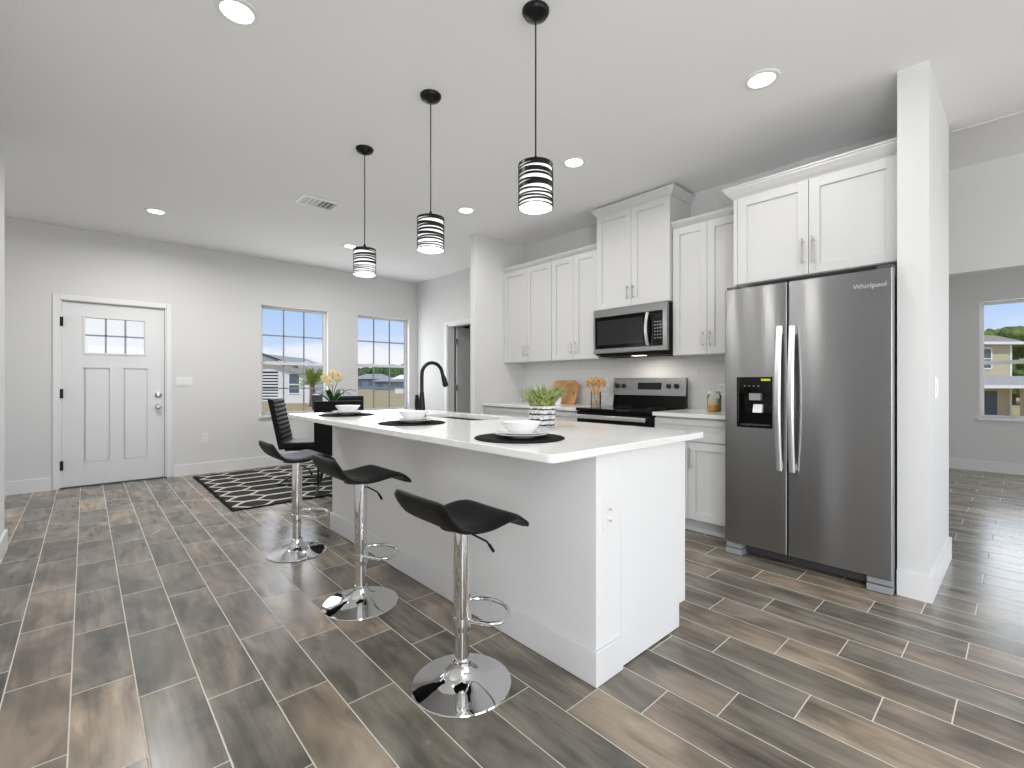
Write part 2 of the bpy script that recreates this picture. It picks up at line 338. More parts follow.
# ------------------------------------------------------------------ mesh helpers
def rootpos(o):
    v = Vector((0, 0, 0))
    while o is not None:
        v += Vector(o.location); o = o.parent
    return v
class MB:
    def __init__(s): s.b = bmesh.new()
    def box(s, x0, x1, y0, y1, z0, z1, mtx=None):
        v = [s.b.verts.new(p) for p in ((x0,y0,z0),(x1,y0,z0),(x1,y1,z0),(x0,y1,z0),(x0,y0,z1),(x1,y0,z1),(x1,y1,z1),(x0,y1,z1))]
        for f in ((0,3,2,1),(4,5,6,7),(0,1,5,4),(1,2,6,5),(2,3,7,6),(3,0,4,7)): s.b.faces.new([v[i] for i in f])
        if mtx is not None:
            for q in v: q.co = mtx @ q.co
        return s
    def lathe(s, prof, c=(0, 0, 0), n=32, axis='Z', cap=True):
        rings = []
        for r, h in prof:
            ring = []
            for i in range(n):
                a = 2*PI*i/n
                if axis == 'Z': p = (c[0]+r*math.cos(a), c[1]+r*math.sin(a), c[2]+h)
                elif axis == 'X': p = (c[0]+h, c[1]+r*math.cos(a), c[2]+r*math.sin(a))
                else: p = (c[0]+r*math.sin(a), c[1]+h, c[2]+r*math.cos(a))
                ring.append(s.b.verts.new(p))
            rings.append(ring)
        for a, b in zip(rings, rings[1:]):
            for i in range(n):
                j = (i+1) % n; s.b.faces.new((a[i], a[j], b[j], b[i]))
        if cap:
            if prof[0][0] > 1e-6: s.b.faces.new(list(reversed(rings[0])))
            if prof[-1][0] > 1e-6: s.b.faces.new(rings[-1])
        return s
    def tube(s, pts, r, n=10, closed=False, cap=True):
        pts = [Vector(p) for p in pts]; N = len(pts); rad = r if isinstance(r, (list, tuple)) else [r]*N
        rings = []; up = None
        for i, p in enumerate(pts):
            if closed: d = pts[(i+1) % N]-pts[i-1]
            else: d = pts[min(i+1, N-1)]-pts[max(i-1, 0)]
            d.normalize()
            if up is None:
                up = Vector((0, 0, 1)) if abs(d.z) < 0.9 else Vector((1, 0, 0))
            sx = d.cross(up)
            if sx.length < 1e-5: sx = d.orthogonal()
            sx.normalize(); up = sx.cross(d).normalized()
            rings.append([s.b.verts.new(p + (sx*math.cos(2*PI*k/n)+up*math.sin(2*PI*k/n))*rad[i]) for k in range(n)])
        m = N if closed else N-1
        for i in range(m):
            a, b = rings[i], rings[(i+1) % N]
            for k in range(n):
                j = (k+1) % n; s.b.faces.new((a[k], a[j], b[j], b[k]))
        if not closed and cap:
            s.b.faces.new(list(reversed(rings[0]))); s.b.faces.new(rings[-1])
        return s
    def prism(s, pts2, axis, a0, a1):
        # polygon in the plane perpendicular to axis, extruded from a0 to a1
        def P(p, a):
            if axis == 'Y': return (p[0], a, p[1])
            if axis == 'X': return (a, p[0], p[1])
            return (p[0], p[1], a)
        A = [s.b.verts.new(P(p, a0)) for p in pts2]; B = [s.b.verts.new(P(p, a1)) for p in pts2]
        s.b.faces.new(A); s.b.faces.new(list(reversed(B)))
        for i in range(len(A)):
            j = (i+1) % len(A); s.b.faces.new((A[i], B[i], B[j], A[j]))
        return s
    def quad(s, a, b, c, d):
        s.b.faces.new([s.b.verts.new(p) for p in (a, b, c, d)]); return s
    def ico(s, c, r, sub=2, sq=(1, 1, 1), jit=0.0):
        m = Matrix.Translation(c) @ Matrix.Diagonal((r*sq[0], r*sq[1], r*sq[2], 1))
        g = bmesh.ops.create_icosphere(s.b, subdivisions=sub, radius=1.0, matrix=m)
        if jit:
            cc = Vector(c)
            for v in g['verts']: v.co = cc + (v.co-cc)*(1+random.uniform(-jit, jit))
        return s
    def build(s, name, material, parent=None, bevel=0.0, loc=None, world=True, angle=38, seg=2):
        bm = s.b
        bmesh.ops.recalc_face_normals(bm, faces=bm.faces)
        o_loc = Vector(loc) if loc is not None else Vector((0, 0, 0))
        off = Vector((0, 0, 0))
        if world: off = rootpos(parent) + o_loc
        if off.length > 0:
            for v in bm.verts: v.co -= off
        for f in bm.faces: f.smooth = True
        ca = math.cos(math.radians(angle))
        for e in bm.edges:
            if len(e.link_faces) == 2:
                if e.link_faces[0].normal.dot(e.link_faces[1].normal) < ca: e.smooth = False
        me = bpy.data.meshes.new(name); bm.to_mesh(me); bm.free()
        me.materials.append(material)
        o = bpy.data.objects.new(name, me); COL.objects.link(o); o.location = o_loc
        if parent is not None: o.parent = parent
        if bevel:
            md = o.modifiers.new('bevel', 'BEVEL'); md.width = bevel; md.segments = seg; md.limit_method = 'ANGLE'
            md.angle_limit = math.radians(40); md.harden_normals = True
        return o

def tag(o, label, cat, group=None):
    o['label'] = label; o['category'] = cat
    if group: o['group'] = group
    return o
def thing(name, label, cat, loc=(0, 0, 0), rotz=0.0, group=None):
    o = bpy.data.objects.new(name, None); COL.objects.link(o); o.location = loc; o.rotation_euler = (0, 0, rotz)
    o.empty_display_size = 0.1
    return tag(o, label, cat, group)
def struct(o): o['kind'] = 'structure'; return o
def kids(o): return [c for c in bpy.data.objects if c.parent == o]
def dup(root, loc, rotz=0.0, label=None, group=None):
    r = root.copy(); COL.objects.link(r); r.location = loc; r.rotation_euler = (0, 0, rotz)
    if label: r['label'] = label
    if group: r['group'] = group
    for ch in kids(root):
        c = ch.copy(); COL.objects.link(c); c.parent = r
        for g in kids(ch):
            d = g.copy(); COL.objects.link(d); d.parent = c
    return r

# ================================================================== ROOM SHELL
H = 2.84
XK = 4.03          # kitchen back wall
FAR = 8.60
REAR = -4.5
def holes_wall_y(name, y0, y1, x0, x1, z0, z1, holes, m):
    """wall lying along X between y0 and y1, with rectangular holes (xa, xb, za, zb)"""
    b = MB(); xs = sorted(set([x0, x1] + [h[0] for h in holes] + [h[1] for h in holes]))
    for a, c in zip(xs, xs[1:]):
        cut = sorted([(h[2], h[3]) for h in holes if h[0] < (a+c)/2 < h[1]])
        z = z0
        for za, zb in cut:
            if za > z: b.box(a, c, y0, y1, z, za)
            z = zb
        if z < z1: b.box(a, c, y0, y1, z, z1)
    bmesh.ops.remove_doubles(b.b, verts=b.b.verts, dist=1e-5)
    return struct(b.build(name, m))
def holes_wall_x(name, x0, x1, y0, y1, z0, z1, holes, m):
    b = MB(); ys = sorted(set([y0, y1] + [h[0] for h in holes] + [h[1] for h in holes]))
    for a, c in zip(ys, ys[1:]):
        cut = sorted([(h[2], h[3]) for h in holes if h[0] < (a+c)/2 < h[1]])
        z = z0
        for za, zb in cut:
            if za > z: b.box(x0, x1, a, c, z, za)
            z = zb
        if z < z1: b.box(x0, x1, a, c, z, z1)
    bmesh.ops.remove_doubles(b.b, verts=b.b.verts, dist=1e-5)
    return struct(b.build(name, m))

struct(MB().box(-2.4, 9.0, REAR-0.3, 7.3, -0.2, 0.0).build('floor', M['floor']))
b = MB().box(-2.4, 4.33, REAR-0.3, 7.3, H, H+0.4).box(4.33, 9.0, REAR-0.3, 7.3, H+0.03, H+0.4)
struct(b.build('ceiling', M['ceiling']))
struct(MB().box(4.318, 4.332, REAR, 0.34, H-0.004, H+0.03).build('trim_1', M['trim']))

WD = (-0.205, 0.725, 0.0, 2.045)                       # front door opening
W1 = (1.77, 2.67, 0.70, 2.21); W2 = (3.135, 4.035, 0.70, 2.21)
holes_wall_y('wall_front', 7.0, 7.16, -2.4, 4.6, 0, H, [WD, W1, W2], M['wall'])
PW = (-2.55, -0.35, 0.55, 2.15)  # unseen opening, invented and placed for the side fill lamp
holes_wall_x('wall_left', -0.52, -0.412, REAR, 4.734, 0, H, [PW], M['wall'])
holes_wall_y('wall_entry', 4.614, 4.734, -2.4, -0.52, 0, H, [], M['wall'])
holes_wall_x('wall_foyer', -2.4, -2.28, 4.734, 7.0, 0, H, [(5.2, 6.4, 0.7, 2.1)], M['wall'])  # hole added to let the foyer fill lamp in
SD = (5.35, 6.10, 0.0, 2.04)
holes_wall_x('wall_dining', 4.19, 4.31, 4.29, 7.0, 0, H, [SD], M['wall'])
holes_wall_x('wall_kitchen', XK, 4.16, 0.47, 4.205, 0, H, [], M['wall'])
holes_wall_y('wall_wing_left', 4.205, 4.29, 3.265, 4.31, 0, H, [], M['wall'])
holes_wall_y('wall_wing_right', 0.34, 0.47, 3.265, 4.20, 0, H, [], M['wall'])
holes_wall_x('wall_header', 5.19, 5.31, REAR, 7.0, 0, H+0.03, [(-3.2, 0.62, 0.0, 2.03)], M['wall'])
WF = (-0.50, 0.40, 0.69, 2.195); WF2 = (-2.3, -1.4, 0.69, 2.195)
holes_wall_x('wall_far', FAR, FAR+0.16, REAR, 7.0, 0, H+0.03, [WF, WF2], M['wall'])
D1 = (0.0, 2.4, 0.0, 2.3); D2 = (3.05, 4.95, 0.0, 2.3)
holes_wall_y('wall_rear', REAR-0.14, REAR, -0.52, 8.76, 0, H+0.03, [D1, D2], M['wall'])
holes_wall_y('wall_side', 6.99, 7.16, 4.6, 8.76, 0, H+0.03, [], M['wall'])
# utility room behind the open side door
holes_wall_y('wall_utility', 4.29, 4.37, 4.31, 5.19, 0, H+0.03, [], M['wall'])

# backsplash between counter and uppers
struct(MB().box(XK-0.008, XK, 1.40, 4.205, 0.914, 1.40).build('trim_2', M['backsplash']))

# baseboards
def baseboard(name, pts):
    b = MB()
    for (x0, x1, y0, y1) in pts: b.box(x0, x1, y0, y1, 0.0, 0.135)
    return struct(b.build(name, M['trim']))
baseboard('baseboard_front', [(-2.28, -0.27, 6.985, 7.0), (0.79, 4.19, 6.985, 7.0)])
baseboard('baseboard_left', [(-0.412, -0.397, REAR, 4.749), (-0.52, -0.412, 4.734, 4.749)])
baseboard('baseboard_dining', [(4.175, 4.19, 4.29, 5.28), (4.175, 4.19, 6.17, 6.985)])
baseboard('baseboard_wing_left', [(3.25, 3.265, 4.205, 4.305), (3.265, 4.175, 4.29, 4.305)])
baseboard('baseboard_wing_right', [(3.25, 3.265, 0.325, 0.47), (3.265, 4.20, 0.325, 0.34)])
baseboard('baseboard_far', [(FAR-0.015, FAR, REAR, 6.99)])
baseboard('baseboard_header', [(5.175, 5.19, 0.62, 4.29), (5.175, 5.19, REAR, -3.2)])
baseboard('baseboard_rear', [(-0.38, -0.06, REAR, REAR+0.015), (2.46, 2.99, REAR, REAR+0.015)])

# rear sliding doors (behind the camera)
def slider(n, D):
    x0, x1, z0, z1 = D
    b = MB(); y0, y1 = REAR-0.09, REAR-0.03; f = 0.06
    for a, c in ((x0, x0+f), (x1-f, x1), ((x0+x1)/2-f/2, (x0+x1)/2+f/2)): b.box(a, c, y0, y1, z0, z1)
    b.box(x0, x1, y0, y1, z1-f, z1).box(x0, x1, y0, y1, z0, z0+f)
    o = struct(b.build(n, M['trim'], bevel=0.003))
    MB().box(x0+f, x1-f, (y0+y1)/2-0.003, (y0+y1)/2+0.003, z0+f, z1-f).build('glass', M['pane'], o)
slider('door_2', D1); slider('door_3', D2)

# ---- windows (double hung, grid of 3 x 2 in each sash)
def window_y(n, Wn, yw, grid_low=True):
    """in a wall along X; room side at y = yw"""
    x0, x1, z0, z1 = Wn
    f = 0.035; ya, yb = yw+0.085, yw+0.125; zm = z0+0.475*(z1-z0)
    b = MB()
    b.box(x0, x0+f, ya, yb, z0, z1).box(x1-f, x1, ya, yb, z0, z1).box(x0+f, x1-f, ya, yb, z1-f, z1).box(x0+f, x1-f, ya, yb, z0, z0+f)
    o = struct(b.build(n, M['trim'], bevel=0.003))
    MB().box(x0+f, x1-f, ya-0.008, yb, zm-0.02, zm+0.025).build('meeting_rail', M['trim'], o, bevel=0.003)
    g = MB(); w = 0.009
    for k in (1, 2):
        xx = x0+f + (x1-x0-2*f)*k/3; g.box(xx-w, xx+w, ya+0.012, ya+0.026, z0+f, z1-f)
    for za, zb in ((z0+f, zm-0.02), (zm+0.025, z1-f)):
        zc = (za+zb)/2; g.box(x0+f, x1-f, ya+0.012, ya+0.026, zc-w, zc+w)
    g.build('muntins', M['grid'], o)
    MB().box(x0+f, x1-f, ya+0.017, ya+0.021, z0+f, z1-f).build('glass', M['pane'], o)
    MB().box(x0-0.03, x1+0.03, yw-0.03, yw+0.085, z0-0.03, z0).build('window_sill', M['trim'], o, bevel=0.004)
    l = MB(); 
    for xx in (x0+0.3*(x1-x0), x0+0.7*(x1-x0)): l.box(xx-0.03, xx+0.03, ya-0.02, ya+0.01, zm+0.025, zm+0.04)
    l.build('sash_lock', M['trim'], o)
    return o
M['grid'] = mat('muntin_grey_white', lin(150, 155, 165), 0.5)
window_y('window_1', W1, 7.0)
window_y('window_2', W2, 7.0)
def window_x(n, Wn, xw, xlast=None):
    y0, y1, z0, z1 = Wn; f = 0.035; xa, xb = xw+0.085, xw+0.125; zm = z0+0.475*(z1-z0)
    b = MB()
    b.box(xa, xb, y0, y0+f, z0, z1).box(xa, xb, y1-f, y1, z0, z1).box(xa, xb, y0+f, y1-f, z1-f, z1).box(xa, xb, y0+f, y1-f, z0, z0+f)
    o = struct(b.build(n, M['trim'], bevel=0.003))
    MB().box(xa-0.008, xb, y0+f, y1-f, zm-0.02, zm+0.03).build('meeting_rail', M['trim'], o, bevel=0.003)
    MB().box(xa+0.017, xa+0.021, y0+f, y1-f, z0+f, z1-f).build('glass', M['pane'], o)
    MB().box(xw-0.03, xw+0.085, y0-0.03, y1+0.03, z0-0.03, z0).build('window_sill', M['trim'], o, bevel=0.004)
    MB().box(xa-0.02, xa+0.01, y0+0.55*(y1-y0), y0+0.55*(y1-y0)+0.06, zm+0.03, zm+0.045).build('sash_lock', M['trim'], o)
    return o
window_x('window_3', WF, FAR)
window_x('window_4', WF2, FAR)

# ---- front door
def front_door():
    x0, x1 = -0.187, 0.706; ya, yb = 7.03, 7.075; z0, z1 = 0.012, 2.033
    cas = MB(); w = 0.055
    cas.box(x0-0.018-w, x0-0.018, 6.985, 7.0, 0, 2.045+w).box(x1+0.018, x1+0.018+w, 6.985, 7.0, 0, 2.045+w).box(x0-0.018, x1+0.018, 6.985, 7.0, 2.045, 2.045+w)
    struct(cas.build('trim_3', M['trim'], bevel=0.004))
    gx0, gx1, gz0, gz1 = 0.0, 0.515, 1.485, 1.872
    b = MB(); r = 0.012
    pans = [(-0.015, 0.205, 0.256, 1.315), (0.325, 0.545, 0.256, 1.315), (gx0, gx1, gz0, gz1)]
    xs = sorted(set([x0, x1]+[p[0] for p in pans]+[p[1] for p in pans]))
    for a, c in zip(xs, xs[1:]):
        cut = sorted((p[2], p[3]) for p in pans if p[0] < (a+c)/2 < p[1]); z = z0
        for za, zb in cut: b.box(a, c, ya, yb, z, za); z = zb
        b.box(a, c, ya, yb, z, z1)
    bmesh.ops.remove_doubles(b.b, verts=b.b.verts, dist=1e-5)
    for p in pans[:2]: b.box(p[0], p[1], ya+r+0.004, yb-r, p[2], p[3]).box(p[0]+0.016, p[1]-0.016, ya+0.004, ya+r+0.004, p[2]+0.016, p[3]-0.016)
    o = struct(b.build('door_1', M['door_white']))
    fr = MB(); t = 0.022
    fr.box(gx0-t, gx0, ya-0.008, ya+0.02, gz0-t, gz1+t).box(gx1, gx1+t, ya-0.008, ya+0.02, gz0-t, gz1+t).box(gx0, gx1, ya-0.008, ya+0.02, gz1, gz1+t).box(gx0, gx1, ya-0.008, ya+0.02, gz0-t, gz0)
    fr.build('lite_frame', M['door_white'], o, bevel=0.003)
    g = MB()
    for k in (1, 2):
        xx = gx0+(gx1-gx0)*k/3; g.box(xx-0.009, xx+0.009, ya+0.002, ya+0.03, gz0, gz1)
    zc = (gz0+gz1)/2; g.box(gx0, gx1, ya+0.002, ya+0.03, zc-0.008, zc+0.008)
    g.build('muntins', M['grid'], o)
    MB().box(gx0, gx1, ya+0.014, ya+0.018, gz0, gz1).build('glass', M['pane'], o)
    for z in (1.81, 1.03, 0.25): MB().box(x0-0.017, x0+0.010, 6.996, 7.0295, z-0.05, z+0.05).build('hinge', M['black_metal'], o)
    k = MB().lathe([(0.033, 0), (0.033, -0.008), (0.014, -0.012), (0.012, -0.03), (0.028, -0.042), (0.030, -0.055), (0.020, -0.066), (0.0, -0.068)], (0.647, ya, 0.862), 20, 'Y')
    k.build('door_knob', M['nickel'], o)
    MB().lathe([(0.033, 0), (0.033, -0.012), (0.026, -0.016), (0.0, -0.016)], (0.647, ya, 1.004), 20, 'Y').box(0.641, 0.653, ya-0.032, ya-0.014, 0.986, 1.022).build('deadbolt', M['nickel'], o)
    MB().box(x0-0.018, x1+0.018, 7.0, 7.16, 0.0, 0.012).build('threshold', M['dark_grey'], o)
    jm = MB().box(x0-0.018, x0-0.002, 7.0, 7.16, 0.012, 2.045).box(x1+0.004, x1+0.018, 7.0, 7.16, 0.012, 2.045).box(x0-0.002, x1+0.004, 7.0, 7.16, 2.037, 2.045)
    jm.build('jamb', M['trim'], o)
front_door()

# ---- side door (open into the utility room)
def side_door():
    y0, y1, z1 = SD[0], SD[1], SD[3]; w = 0.06
    c = MB().box(4.175, 4.19, y0-w, y0, 0, z1+w).box(4.175, 4.19, y1, y1+w, 0, z1+w).box(4.175, 4.19, y0, y1, z1, z1+w)
    struct(c.build('trim_4', M['trim'], bevel=0.003))
    j = MB().box(4.19, 4.31, y1-0.018, y1, 0, z1).box(4.19, 4.31, y0, y0+0.018, 0, z1).box(4.19, 4.31, y0, y1, z1-0.018, z1)
    struct(j.build('trim_5', M['trim']))
    o = struct(MB().box(4.33, 5.04, 6.035, 6.07, 0.01, 2.02).build('door_4', M['door_dark'], bevel=0.002))
    for z in (1.79, 1.065, 0.3): MB().box(4.30, 4.335, 6.02, 6.036, z-0.045, z+0.045).build('hinge', M['nickel'], o)
    MB().box(4.985, 5.0395, 6.022, 6.036, 1.0, 1.07).build('latch_plate', M['black_metal'], o)
side_door()

# ================================================================== SWITCHES, OUTLETS, VENT
def plate(name, label, cat, axis, pos, w, h, n=1, outlet=True, group=None):
    """axis 'Y-': on a wall along X, facing -Y; 'X-': facing -X"""
    t = thing(name, label, cat, pos, 0, group)
    def bx(u0, u1, d0, d1, z0, z1):
        if axis == 'Y-': return (u0, u1, -d1, -d0, z0, z1)
        return (-d1, -d0, u0, u1, z0, z1)
    MB().box(*bx(-w/2, w/2, 0, 0.006, -h/2, h/2)).build('cover_plate', M['plastic_white'], t, bevel=0.002, world=False)
    for k in range(n):
        c = (k-(n-1)/2)*0.046
        if outlet:
            for z in (-0.022, 0.022):
                r = MB().box(*bx(c-0.016, c+0.016, 0.006, 0.009, z-0.014, z+0.014)).build('socket', M['plastic_white'], t, bevel=0.002, world=False)
                s = MB().box(*bx(c-0.008, c-0.005, 0.009, 0.0095, z-0.004, z+0.006)).box(*bx(c+0.005, c+0.008, 0.009, 0.0095, z-0.004, z+0.006)).build('slot', M['dark_grey'], r, world=False)
        else:
            MB().box(*bx(c-0.016, c+0.016, 0.006, 0.011, -0.033, 0.033)).build('rocker', M['plastic_white'], t, bevel=0.002, world=False)
    return t
plate('light_switch', 'white three-gang light switch plate on the wall right of the front door', 'light switch', 'Y-', (0.90, 7.0, 1.162), 0.163, 0.115, 3, False)
plate('wall_outlet', 'white outlet low on the front wall between the door and the first window', 'outlet', 'Y-', (1.115, 7.0, 0.448), 0.072, 0.115)
plate('light_switch', 'white light switch on the side of the wing wall right of the refrigerator', 'light switch', 'Y-', (3.505, 0.34, 1.12), 0.072, 0.115, 1, False)
plate('wall_outlet', 'outlet on the backsplash behind the wooden spoons', 'outlet', 'X-', (XK-0.008, 2.965, 1.075), 0.105, 0.115, 2)
plate('wall_outlet', 'outlet on the backsplash beside the refrigerator, above the pasta jar', 'outlet', 'X-', (XK-0.008, 1.755, 1.085), 0.072, 0.115)

def vent():
    cx, cy = 1.61, 4.47; t = thing('ceiling_vent', 'white rectangular air vent in the ceiling left of the pendants', 'air vent', (cx, cy, H))
    x0, x1, y0, y1 = -0.17, 0.17, -0.11, 0.11
    MB().box(x0, x1, y0, y0+0.02, -0.012, 0).box(x0, x1, y1-0.02, y1, -0.012, 0).box(x0, x0+0.02, y0+0.02, y1-0.02, -0.012, 0).box(x1-0.02, x1, y0+0.02, y1-0.02, -0.012, 0).build('frame', M['plastic_white'], t, world=False, bevel=0.002)
    MB().box(x0+0.02, x1-0.02, y0+0.02, y1-0.02, -0.003, 0).build('backing', M['plastic_grey'], t, world=False)
    for k in range(7):
        xx = x0+0.04+k*0.0435
        R = Matrix.Translation((xx, 0, -0.009)) @ Matrix.Rotation(math.radians(30 if k < 4 else -30), 4, 'Y')
        MB().box(-0.014, 0.014, y0+0.02, y1-0.02, -0.0008, 0.0008, R).build('slat', M['plastic_white'], t, world=False)
vent()

# ================================================================== LIGHT FITTINGS
def downlight(x, y, label, power):
    t = thing('recessed_light', label, 'recessed light', (x, y, H), 0, 'recessed ceiling lights')
    MB().lathe([(0.065, -0.002), (0.068, -0.008), (0.088, -0.006), (0.092, 0.0)], n=32, cap=False).build('trim_ring', M['plastic_white'], t, world=False)
    MB().lathe([(0.0, -0.0045), (0.066, -0.0045), (0.066, -0.001), (0, -0.001)], n=32).build('lens', M['lamp_lens'], t, world=False)
    l = bpy.data.lights.new('light', 'AREA'); l.shape = 'DISK'; l.size = 0.12; l.energy = power; l.spread = math.radians(170); l.color = (1, 0.985, 0.96)
    o = bpy.data.objects.new('light', l); COL.objects.link(o); o.parent = t; o.location = (0, 0, -0.012)
downlight(0.51, 2.416, 'recessed ceiling light at the top left, nearest the camera', 13)
downlight(2.784, 0.99, 'recessed ceiling light in front of the refrigerator cabinet', 4)
downlight(2.768, 2.331, 'recessed ceiling light right of the nearest pendant lamp', 6)
downlight(2.756, 3.692, 'recessed ceiling light between the middle pendant and the left wing wall', 7)
downlight(2.421, 5.633, 'recessed ceiling light beside the farthest pendant lamp, over the dining area', 15)
downlight(0.514, 5.772, 'recessed ceiling light above the front door side of the room', 22)

def pendant(x, y, zt, zb, label):
    t = thing('pendant_lamp', label, 'pendant lamp', (x, y, H), 0, 'pendant lamps over the island')
    MB().lathe([(0.062, 0), (0.062, -0.008), (0.052, -0.024), (0.022, -0.038), (0.007, -0.044), (0.0, -0.045)], n=32).build('canopy', M['black_metal'], t, world=False)
    a, bz = zt-H, zb-H; R = 0.0800
    MB().tube([(0, 0, -0.04), (0, 0, a+0.03)], 0.0035, 8).build('cord', M['black_metal'], t, world=False)
    MB().lathe([(0.006, a+0.04), (0.012, a+0.012), (0.02, a), (R, a), (R, a-0.006), (0.0, a-0.006)], n=36).build('socket_cap', M['black_metal'], t, world=False)
    sh = MB().lathe([(R-0.006, a-0.006), (R-0.006, bz), (R-0.009, bz), (R-0.009, a-0.006)], n=40, cap=False).build('lamp_shade', M['pendant_glass'], t, world=False)
    rng = random.Random(int(y*10))
    s = MB(); Ht = a-bz
    # bands of slanting dark strip wound round the glass
    bands = [(0.0, 0.07, 0.008), (0.10, 0.035, -0.012), (0.20, 0.085, 0.014), (0.325, 0.04, -0.012), (0.42, 0.05, 0.012), (0.505, 0.085, -0.014), (0.65, 0.035, 0.012), (0.72, 0.04, -0.01), (0.81, 0.035, 0.01), (0.885, 0.035, -0.006), (0.972, 0.028, 0.0)]
    for f0, fw, sl in bands:
        z1 = a-f0*Ht; z0 = z1-fw*Ht; n = 48; ph = rng.uniform(0, 2*PI); top = []; bot = []; top2 = []; bot2 = []
        for i in range(n):
            an = 2*PI*i/n; dz = sl*0.45*math.sin(an+ph); tz = min(a, z1+dz); bzz = max(bz-0.002, z0+dz*0.6)
            for lst, rr, z in ((top, R, tz), (bot, R, bzz), (top2, R-0.004, tz), (bot2, R-0.004, bzz)):
                lst.append(s.b.verts.new((rr*math.cos(an), rr*math.sin(an), z)))
        for i in range(n):
            j = (i+1) % n
            s.b.faces.new((top[i], top[j], bot[j], bot[i])); s.b.faces.new((top2[i], bot2[i], bot2[j], top2[j]))
            s.b.faces.new((top[i], top2[i], top2[j], top[j])); s.b.faces.new((bot[i], bot[j], bot2[j], bot2[i]))
    s.build('spiral_band', M['black_metal'], t, world=False)
    MB().lathe([(0.0, a-0.04), (0.014, a-0.045), (0.016, a-0.075), (0.032, a-0.11), (0.034, a-0.13), (0.024, a-0.155), (0.0, a-0.165)], n=20).build('bulb', M['bulb'], t, world=False)
    l = bpy.data.lights.new('light', 'POINT'); l.energy = 6.0; l.shadow_soft_size = 0.03; l.color = (1, 0.98, 0.95)
    o = bpy.data.objects.new('light', l); COL.objects.link(o); o.parent = t; o.location = (0, 0, bz-0.02)
pendant(1.513, 1.50, 2.138, 1.942, 'nearest and largest of the three black striped pendant lamps over the island')
pendant(1.503, 2.36, 2.118, 1.929, 'middle of the three black striped pendant lamps over the island')
pendant(1.493, 3.22, 2.112, 1.929, 'farthest and smallest of the three black striped pendant lamps over the island')

# ================================================================== KITCHEN CABINETS
def shaker(b, y0, y1, z0, z1, xf, th=0.02, fr=0.06):
    """shaker leaf whose face looks toward -X at xf"""
    b.box(xf, xf+th, y0, y0+fr, z0, z1).box(xf, xf+th, y1-fr, y1, z0, z1)
    b.box(xf, xf+th, y0+fr, y1-fr, z1-fr, z1).box(xf, xf+th, y0+fr, y1-fr, z0, z0+fr)
    b.box(xf+0.011, xf+th-0.002, y0+fr, y1-fr, z0+fr, z1-fr)
    return b
def bar_handle(parent, x, y, z0, z1, name='handle'):
    h = MB().tube([(x-0.03, y, z0), (x-0.03, y, z1)], 0.0055, 10)
    for z in (z0+0.02, z1-0.02): h.tube([(x-0.03, y, z), (x, y, z)], 0.005, 8)
    return h.build(name, M['nickel'], parent)
def bar_handle_h(parent, x, y0, y1, z, name='handle'):
    h = MB().tube([(x-0.03, y0, z), (x-0.03, y1, z)], 0.0055, 10)
    for y in (y0+0.02, y1-0.02): h.tube([(x-0.03, y, z), (x, y, z)], 0.005, 8)
    return h.build(name, M['nickel'], parent)
def upper(name, label, y0, y1, z0, z1, xf, split=None, hz=0.06, hl=0.13, left_fill=0.0):
    t = thing(name, label, 'cabinet', (XK-0.01, (y0+y1)/2, z0))
    g = 0.0015
    MB().box(xf+0.022, XK-0.001, y0+g, y1-g, z0, z1).build('body', M['cabinet'], t, bevel=0.001)
    ym = split if split else (y0+y1)/2
    ylim = y1-left_fill
    for k, (a, c) in enumerate(((y0+0.003, ym-0.0015), (ym+0.0015, ylim-0.003))):
        d = shaker(MB(), a, c, z0+0.003, z1-0.003, xf).build('door', M['cabinet'], t, bevel=0.0015)
        bar_handle(d, xf, (c-0.028) if k == 0 else (a+0.028), z0+hz, z0+hz+hl)
    if left_fill: MB().box(xf+0.003, xf+0.022, ylim, y1-g, z0, z1).build('filler', M['cabinet'], t, bevel=0.001)
    return t
upper('wall_cabinet', 'leftmost white shaker wall cabinet, against the left wing wall', 3.432, 4.203, 1.383, 2.455, 3.70)
upper('wall_cabinet', 'white shaker wall cabinet immediately left of the tall one over the microwave', 2.812, 3.430, 1.383, 2.455, 3.70)
upper('wall_cabinet', 'tallest white wall cabinet, directly above the microwave', 2.030, 2.806, 1.846, 2.747, 3.665, 2.415)
upper('wall_cabinet', 'narrow white shaker wall cabinet between the microwave and the refrigerator cabinet', 1.420, 2.027, 1.378, 2.455, 3.70, 1.728)
upper('wall_cabinet', 'deep white two-door cabinet above the stainless refrigerator', 0.478, 1.398, 1.838, 2.445, 3.40, 0.93, 0.065, 0.165, 0.028)

